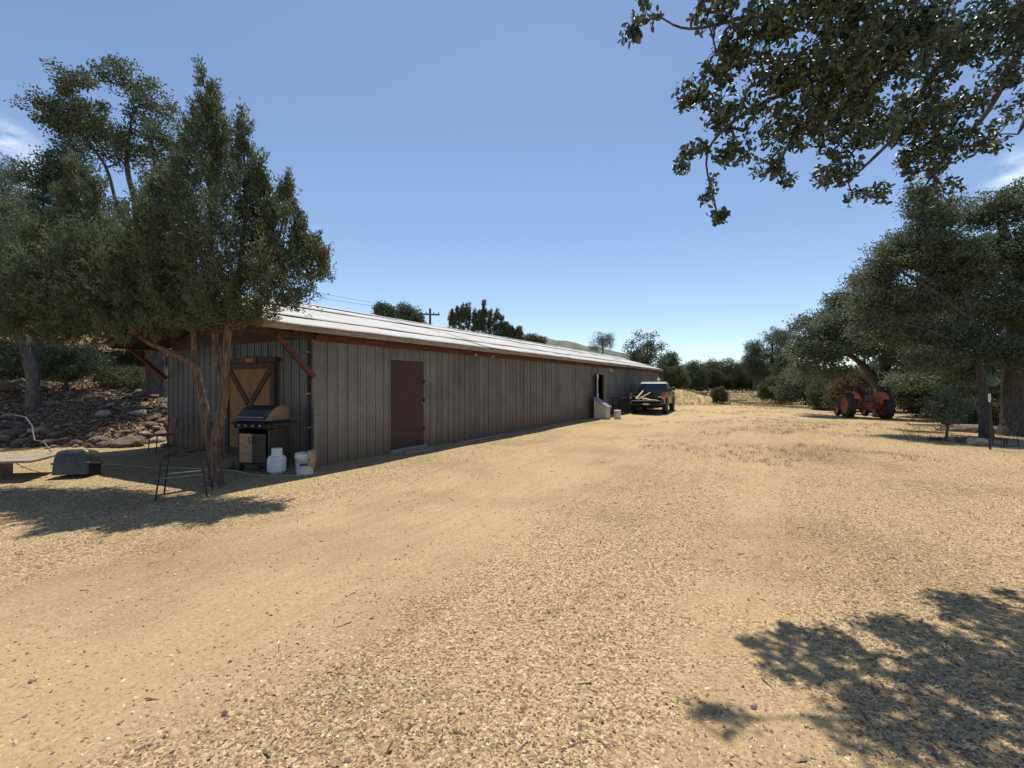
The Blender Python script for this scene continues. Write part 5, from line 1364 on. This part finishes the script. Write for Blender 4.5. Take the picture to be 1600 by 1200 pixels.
MB().tube([(.85, 0, 1.10), (.58, 0, 1.28)], .02, 8).build('steering_column', M['tractor_dark'], tr)
Ms = Matrix.Translation((.56, 0, 1.29)) @ Matrix.Rotation(math.radians(-32), 4, 'Y')
m = MB(); m.tube([(.2 * math.cos(math.radians(i * 20)), .2 * math.sin(math.radians(i * 20)), 0) for i in range(19)], .013, 6, False, M=Ms); m.tube([(-.2, 0, 0), (.2, 0, 0)], .009, 6, M=Ms); m.tube([(0, -.2, 0), (0, .2, 0)], .009, 6, M=Ms)
m.build('steering_wheel', M['black_metal'], tr)
MB().tube([(1.45, .14, 1.1), (1.45, .14, 1.42)], .025, 8).build('exhaust', M['black_metal'], tr)

# ------------------------------------------------------------------ right foreground bits
pb = gpt(1548, 10.9)
t = thing('steel_post', 'thin dark steel post with a white-painted top near the right edge', 'post', pb, .3, rot=(0, math.radians(-1.2), .3))
m = MB(); m.prism([(-.022, -.3), (.022, -.3), (.022, 1.16), (-.022, 1.16)], -.004, .004); m.prism([(-.003, -.3), (.003, -.3), (.003, 1.16), (-.003, 1.16)], .0041, .034); m.build('shaft', M['black_metal'], t)
m = MB(); m.box(-.0225, .0225, -.0045, .0045, 1.161, 1.36); m.box(-.0035, .0035, .0046, .0345, 1.161, 1.36); m.build('painted_top', M['white_paint'], t)
m = MB()
for i in range(18): m.box(-.006, .006, -.012, -.0042, .08 + i * .06, .10 + i * .06)
m.build('studs', M['black_metal'], t)
cb = gpt(1571, 11.6)
t = thing('wire_cage', 'low dark rectangular wire frame on the ground right of the steel post', 'wire frame', cb, .15)
m = MB()
for zz in (.0, .17): m.tube([(-.22, -.12, zz), (.22, -.12, zz), (.22, .12, zz), (-.22, .12, zz), (-.22, -.12, zz)], .011, 6, False)
m.build('rail', M['black_metal'], t)
for sx in (-.22, .22):
    for sy in (-.12, .12): MB().tube([(sx, sy, 0), (sx, sy, .175)], .014, 6).build('upright', M['black_metal'], t)
for i, (px, dep, L_, r_, a_, mt, lab) in enumerate((
        (1508, 12.3, .50, .09, .1, 'bark_grey', 'short grey log on the ground at the foot of the sapling'),
        (1527, 11.9, .32, .10, -.15, 'lumber', 'cut log end left of the steel post'),
        (1462, 12.8, .45, .05, .3, 'bark_oak', 'dark stick lying left of the sapling'),
        (1445, 17.5, 1.3, .07, .05, 'lumber', 'pale log in the shade right of the tractor'),
        (1090, 37, 1.6, .16, .2, 'bark_oak', 'dark log on the dirt mound beyond the truck'),
        (1072, 37.5, 1.4, .14, -.1, 'bark_oak', 'shorter dark log on top of the dirt mound'),
        (1147, 38, 2.0, .14, -.5, 'bark_grey', 'grey log slanting at the far edge of the yard'),
        (1165, 37, 1.6, .12, .1, 'lumber', 'pale log at the far edge of the yard'),
        (1290, 31.5, 2.2, .10, -.02, 'lumber', 'long pale log at the yard edge left of the tractor'),
        (1262, 33, 1.4, .12, .5, 'lumber', 'pale crooked log in the brush pile at the yard edge'),
        (1244, 33.5, 1.5, .12, -.2, 'lumber', 'whitish log in the brush pile, further left'))):
    q = gpt(px, dep, r_ * .7)
    pr_ = []
    rr_ = random.Random(i)
    for j in range(6):
        tt = j / 5 - .5
        pr_.append((tt * L_, rr_.uniform(-.12, .12) * r_ * 2, rr_.uniform(-.1, .1) * r_ * 1.5))
    o = MB().tube(pr_, [r_ * rr_.uniform(.8, 1.1) for _ in range(6)], 9).build('log', M[mt], None, q, a_); tag(o, lab, 'log', 'logs lying around the yard')
for i, (px, dep, s_, lab) in enumerate(((1250, 33.2, (.55, .35, .3), 'white boulder in the pile at the far yard edge'), (1181, 43, (.5, .45, .65), 'white block-like boulder before the grey pines'), (1520, 15, (1.1, .6, .35), 'broad flat boulder in the shade between the oak trunks'), (1178, 2.24, (.022, .018, .018), 'small pale stone at the edge of the branch shadow'), (1067, 38, (.4, .3, .35), 'pale boulder on the dirt mound'), (1300, 30.5, (.5, .3, .2), 'low pale boulder left of the tractor'))):
    q = gpt(px, dep, s_[2] * .25)
    o = put(rocks[(i * 4) % 8 if i != 2 else 5], 'boulder', None, q, i * 1.3); o.scale = s_; tag(o, lab, 'boulder')

# ------------------------------------------------------------------ utility pole and wires
ub = gpt(672, 48)
t = thing('utility_pole', 'wooden utility pole with crossarm and transformer behind the barn', 'utility pole', ub, math.radians(12))
top = at(672, 482, 48)[2] - ub[2]
MB().tube([(0, 0, -.3), (0, 0, top)], [.17, .12], 10).build('pole', M['pole'], t)
ca = MB().box(-1.0, 1.0, -.20, -.09, top - .75, top - .58).build('crossarm', M['pole'], t)
MB().box(-1.6, -.6, -.06, .05, top - .95, top - .85).build('cutout_arm', M['grey_metal'], t)
for sx in (-.9, -.4, .4, .9): MB().lathe([(0, 0), (.05, 0), (.07, .06), (.05, .12), (.06, .17), (0, .22)], 10, Matrix.Translation((sx, -.145, top - .58))).build('insulator', M['grey_metal'], ca)
MB().lathe([(0, 0), (.22, 0), (.24, .05), (.24, .65), (.2, .74), (0, .78)], 16, Matrix.Translation((-.42, 0, top - 2.3))).build('transformer', M['grey_metal'], t)
for i, (p0, mids, lab) in enumerate((((at(662, 485, 48)), ((515, 461, 33), (250, 405, 20)), 'upper power line running left from the utility pole'), ((at(660, 489, 48)), ((515, 468, 33), (250, 425, 20)), 'lower power line running left from the utility pole'))):
    e = at(*mids[1]); mid = at(*mids[0]); pts_ = []
    for j in range(25):
        tt = j / 24
        q = (1 - tt) * (1 - 2 * tt) * p0 + 4 * tt * (1 - tt) * mid + tt * (2 * tt - 1) * e
        pts_.append(tuple(q))
    o = MB().tube(pts_, .011, 5).build('power_line', M['black_metal']); tag(o, lab, 'power line')

# ------------------------------------------------------------------ stones, chips, litter, weeds
rng = np.random.RandomState(9)
cnt = 0
while cnt < 225:
    px = rng.uniform(-60, 272); b_ = rng.uniform(-.2, 4.2) if cnt > 60 else rng.uniform(-.25, .8)
    dep = 11.2 + b_ + rng.uniform(-.4, .4)
    x = (px - 800) / 700 * dep
    if bank_b(np.array(x), np.array(dep)) < -.3: continue
    u_ = (x - BC[0]) * BU[0] + (dep - BC[1]) * BU[1]; v_ = (x - BC[0]) * BD[0] + (dep - BC[1]) * BD[1]
    if u_ < 6.3 and v_ > -.6: continue
    s_ = min(.22, .04 + rng.gamma(1.8, .034))
    o = put(rocks[rng.randint(10)], 'stone', ground, (x, dep, float(gz(x, dep)) + s_ * .2))
    o.scale = (s_ * rng.uniform(.8, 1.4), s_ * rng.uniform(.7, 1.1), s_ * rng.uniform(.6, 1.0)); o.rotation_euler = (rng.uniform(-.3, .3), rng.uniform(-.3, .3), rng.uniform(0, 6.28))
    cnt += 1
for q_ in range(70):
    dep = rng.uniform(12.0, 16.5); x = (rng.uniform(150, 268) - 800) / 700 * dep
    if bank_b(np.array(x), np.array(dep)) < -.1: continue
    u_ = (x - BC[0]) * BU[0] + (dep - BC[1]) * BU[1]
    if u_ < 6.35: continue
    s_ = min(.22, .05 + rng.gamma(1.8, .034))
    o = put(rocks[rng.randint(10)], 'stone', ground, (x, dep, float(gz(x, dep)) + s_ * .2)); o.scale = (s_ * 1.2, s_, s_ * .8); o.rotation_euler = (rng.uniform(-.3, .3), rng.uniform(-.3, .3), rng.uniform(0, 6.28))
for px, dep, s_ in ((25, 11.5, .30), (4, 11.3, .28), (60, 11.6, .2), (172, 11.6, .14), (200, 11.5, .36), (258, 11.4, .15), (12, 14.3, .5), (38, 14.6, .4), (60, 14.4, .3)):
    x = (px - 800) / 700 * dep
    o = put(rocks[rng.randint(10)], 'stone', ground, (x, dep, float(gz(x, dep)) + s_ * .25)); o.scale = (s_ * 1.2, s_, s_ * .8); o.rotation_euler = (0, 0, rng.uniform(0, 6))

def chips(P, L, W, H, rng, tilt=.25):
    """hip-roofed slivers: 6 vertices, 4 faces as quads"""
    n = len(P)
    a = rng.uniform(0, 2 * math.pi, n); t = rng.normal(0, tilt, n)
    ux = np.stack([np.cos(a) * np.cos(t), np.sin(a) * np.cos(t), np.sin(t)], -1); uy = np.stack([-np.sin(a), np.cos(a), rng.normal(0, tilt, n)], -1)
    uz = np.array([0, 0, 1.])
    L, W, H = L[:, None], W[:, None], H[:, None]
    sk = rng.uniform(.25, .48, (n, 1))
    V = np.stack([P - ux * L / 2 - uy * W / 2, P + ux * L / 2 * .8 - uy * W / 2, P + ux * L / 2 + uy * W / 2, P - ux * L / 2 * .85 + uy * W / 2,
                  P - ux * L * sk + uz * H, P + ux * L * sk + uz * H], 1).reshape(-1, 3)
    i = (np.arange(n) * 6)[:, None]
    F = np.concatenate([i + np.array([[0, 1, 5, 4]]), i + np.array([[2, 3, 4, 5]]), i + np.array([[1, 2, 5, 5]])[:, :4], i + np.array([[3, 0, 4, 4]])])
    return V, F[: 2 * n], F[2 * n:, :3]

def scatter(n, d0, d1, pw, rng, x0=-20, x1=1620):
    dep = d0 + (d1 - d0) * rng.uniform(0, 1, n) ** pw
    px = rng.uniform(x0, x1, n)
    return (px - 800) / 700 * dep, dep

def barn_mask(x, y):
    u = (x - BC[0]) * BU[0] + (y - BC[1]) * BU[1]; v = (x - BC[0]) * BD[0] + (y - BC[1]) * BD[1]
    return (u > -.02) & (v > -.02)

def chip_obj(name, n, d0, d1, pw, l0, l1, asp, hh, mt, seed, lab, cat, sandkeep=.12):
    rng = np.random.RandomState(seed)
    x, y = scatter(n, d0, d1, pw, rng)
    s1 = np.exp(-(poly_dist(x, y, TRACK1) / 1.5) ** 4) + .6 * np.exp(-(poly_dist(x, y, TRACK2) / .55) ** 2)
    clump = .5 + .9 * wav(x, y, 2.2, 33) + .5 * wav(x, y, 6, 34)
    keep = (rng.uniform(0, 1, n) < np.clip(1 - s1 + .35 * (clump - .5), sandkeep, 1) * np.clip(.55 + .6 * clump, .2, 1)) & ~barn_mask(x, y) & (bank_b(x, y) < .3)
    x, y = x[keep], y[keep]; n = len(x)
    L = l0 + (l1 - l0) * rng.uniform(0, 1, n) ** 2.4
    W = L * rng.uniform(asp[0], asp[1], n); H = np.minimum(W * rng.uniform(hh[0], hh[1], n), .02)
    P = np.stack([x, y, gz(x, y) + H * .05], -1)
    V, Q, T = chips(P, L, W, H, rng)
    # triangles written as quads would degenerate: keep two meshes' worth in one by fan
    me = bpy.data.meshes.new(name)
    V = V.astype(np.float32)
    me.vertices.add(len(V)); me.vertices.foreach_set('co', V.ravel())
    li = np.concatenate([Q.ravel(), T.ravel()]).astype(np.int32)
    me.loops.add(len(li)); me.loops.foreach_set('vertex_index', li)
    me.polygons.add(len(Q) + len(T))
    me.polygons.foreach_set('loop_start', np.concatenate([np.arange(len(Q)) * 4, len(Q) * 4 + np.arange(len(T)) * 3]).astype(np.int32))
    a_ = me.attributes.new('tint', 'FLOAT', 'POINT')
    tv = np.repeat(np.clip(rng.uniform(0, 1, n), 0, 1), 6).astype(np.float32); a_.data.foreach_set('value', tv)
    me.materials.append(M[mt]); me.update(calc_edges=True)
    o = put(me, name); tag(o, lab, cat, kind='stuff'); return o
chip_obj('wood_chips', 150000, 1.55, 8.0, 1.3, .004, .030, (.2, .45), (.2, .5), 'chips', 61, 'tan wood chips strewn over the yard', 'wood chips', .26)
chip_obj('gravel', 32000, 1.55, 7.0, 1.3, .004, .020, (.6, 1.0), (.4, .7), 'pebbles', 62, 'small grey and tan gravel in the yard', 'gravel', .2)
chip_obj('straw_mulch', 85000, 5.5, 20, 1.05, .012, .055, (.18, .45), (.2, .45), 'chips', 63, 'coarser straw-coloured mulch across the middle of the yard', 'mulch', .3)
# litter on the bank
rng = np.random.RandomState(66)
n = 30000
x, y = scatter(n, 10.8, 20, 1.2, rng, -80, 285); kp = (bank_b(x, y) > -.1); x, y = x[kp], y[kp]
P = np.stack([x, y, gz(x, y) + .01], -1)
V, F = leaf_arrays(P, rng.normal(0, 1, (len(x), 3)) * [1, 1, .25], .10, .05, rng)
o = put(np_mesh('leaf_litter', V, F, M['litter'], {'tint': np.repeat(rng.uniform(0, 1, len(x)), 4)}), 'leaf_litter'); tag(o, 'dry leaf litter between the stones of the bank', 'leaf litter', kind='stuff')
# weeds and dry grass
def grass(name, x, y, h, w, mt, rng, lab, blades=7):
    n = len(x); k = np.repeat(np.arange(n), blades)
    P = np.stack([x, y, gz(x, y) - .005], -1)[k] + rng.normal(0, 1, (n * blades, 3)) * [.045, .045, 0]
    D = rng.normal(0, .45, (n * blades, 3)); D[:, 2] = 1
    V, F = leaf_arrays(P, D, h, w, rng, .1)
    o = put(np_mesh(name, V, F, M[mt], {'tint': np.repeat(rng.uniform(0, 1, n * blades), 4)}), name); tag(o, lab, 'grass', kind='stuff')
rng = np.random.RandomState(67)
x, y = scatter(4200, 8.5, 34, 1.0, rng, 1000, 1500)
cl_ = wav(x, y, .9, 41) + .8 * wav(x, y, 2.4, 42); kp = (cl_ > .05) & ~barn_mask(x, y) & (x - .1 * y < 15); grass('dry_weeds', x[kp], y[kp], .085, .008, 'weeds', rng, 'sparse dry weeds in the far half of the yard')
x, y = scatter(3000, 27, 46, 1.0, rng, 1035, 1330); kp = (y > 32 + 1.5 * wav(x, y, .5, 44)); grass('tall_dry_grass', x[kp], y[kp], .24, .02, 'weeds', rng, 'taller dry grass along the far edge of the yard', 6)
x, y = scatter(5000, 16, 42, .9, rng, -80, 262); kp = (bank_b(x, y) > 5); grass('hillside_grass', x[kp], y[kp], .22, .02, 'weeds', rng, 'yellow dry grass on the slope behind the oaks', 7)
x, y = scatter(500, 12, 24, 1.0, rng, 1400, 1620); grass('shade_grass', x, y, .12, .01, 'weeds', rng, 'thin grass under the right-hand oaks', 7)

# distant scrub closing the view
rng = np.random.RandomState(70)
n = 42000
px = rng.uniform(1030, 1720, n); dep = rng.uniform(66, 95, n); x = (px - 800) / 700 * dep
top = 3.4 + 1.3 * wav(x, dep, .25, 71) + .8 * wav(x, dep, .9, 72)
z = gz(x, dep) + np.maximum(top, .8) * rng.uniform(0, 1, n) ** .75
V, F = leaf_arrays(np.stack([x, dep, z], -1), rng.normal(0, 1, (n, 3)), .42, .24, rng)
o = put(np_mesh('distant_scrub', V, F, M['bush'], {'tint': np.repeat(np.clip(.5 + .4 * wav(x, dep, .5, 73) + rng.normal(0, .2, n), 0, 1), 4)}), 'distant_scrub'); tag(o, 'band of far-off scrub beyond the yard', 'scrub', kind='stuff')

chip_obj('twigs', 1600, 1.6, 12, 1.3, .03, .13, (.05, .11), (.6, .9), 'litter', 64, 'thin dark twigs scattered over the yard', 'twigs', .5)
chip_obj('pebbles', 240, 1.6, 10, 1.2, .012, .036, (.6, .9), (.5, .8), 'pebbles', 65, 'larger dark and pale pebbles dotted over the yard', 'pebbles', .5)
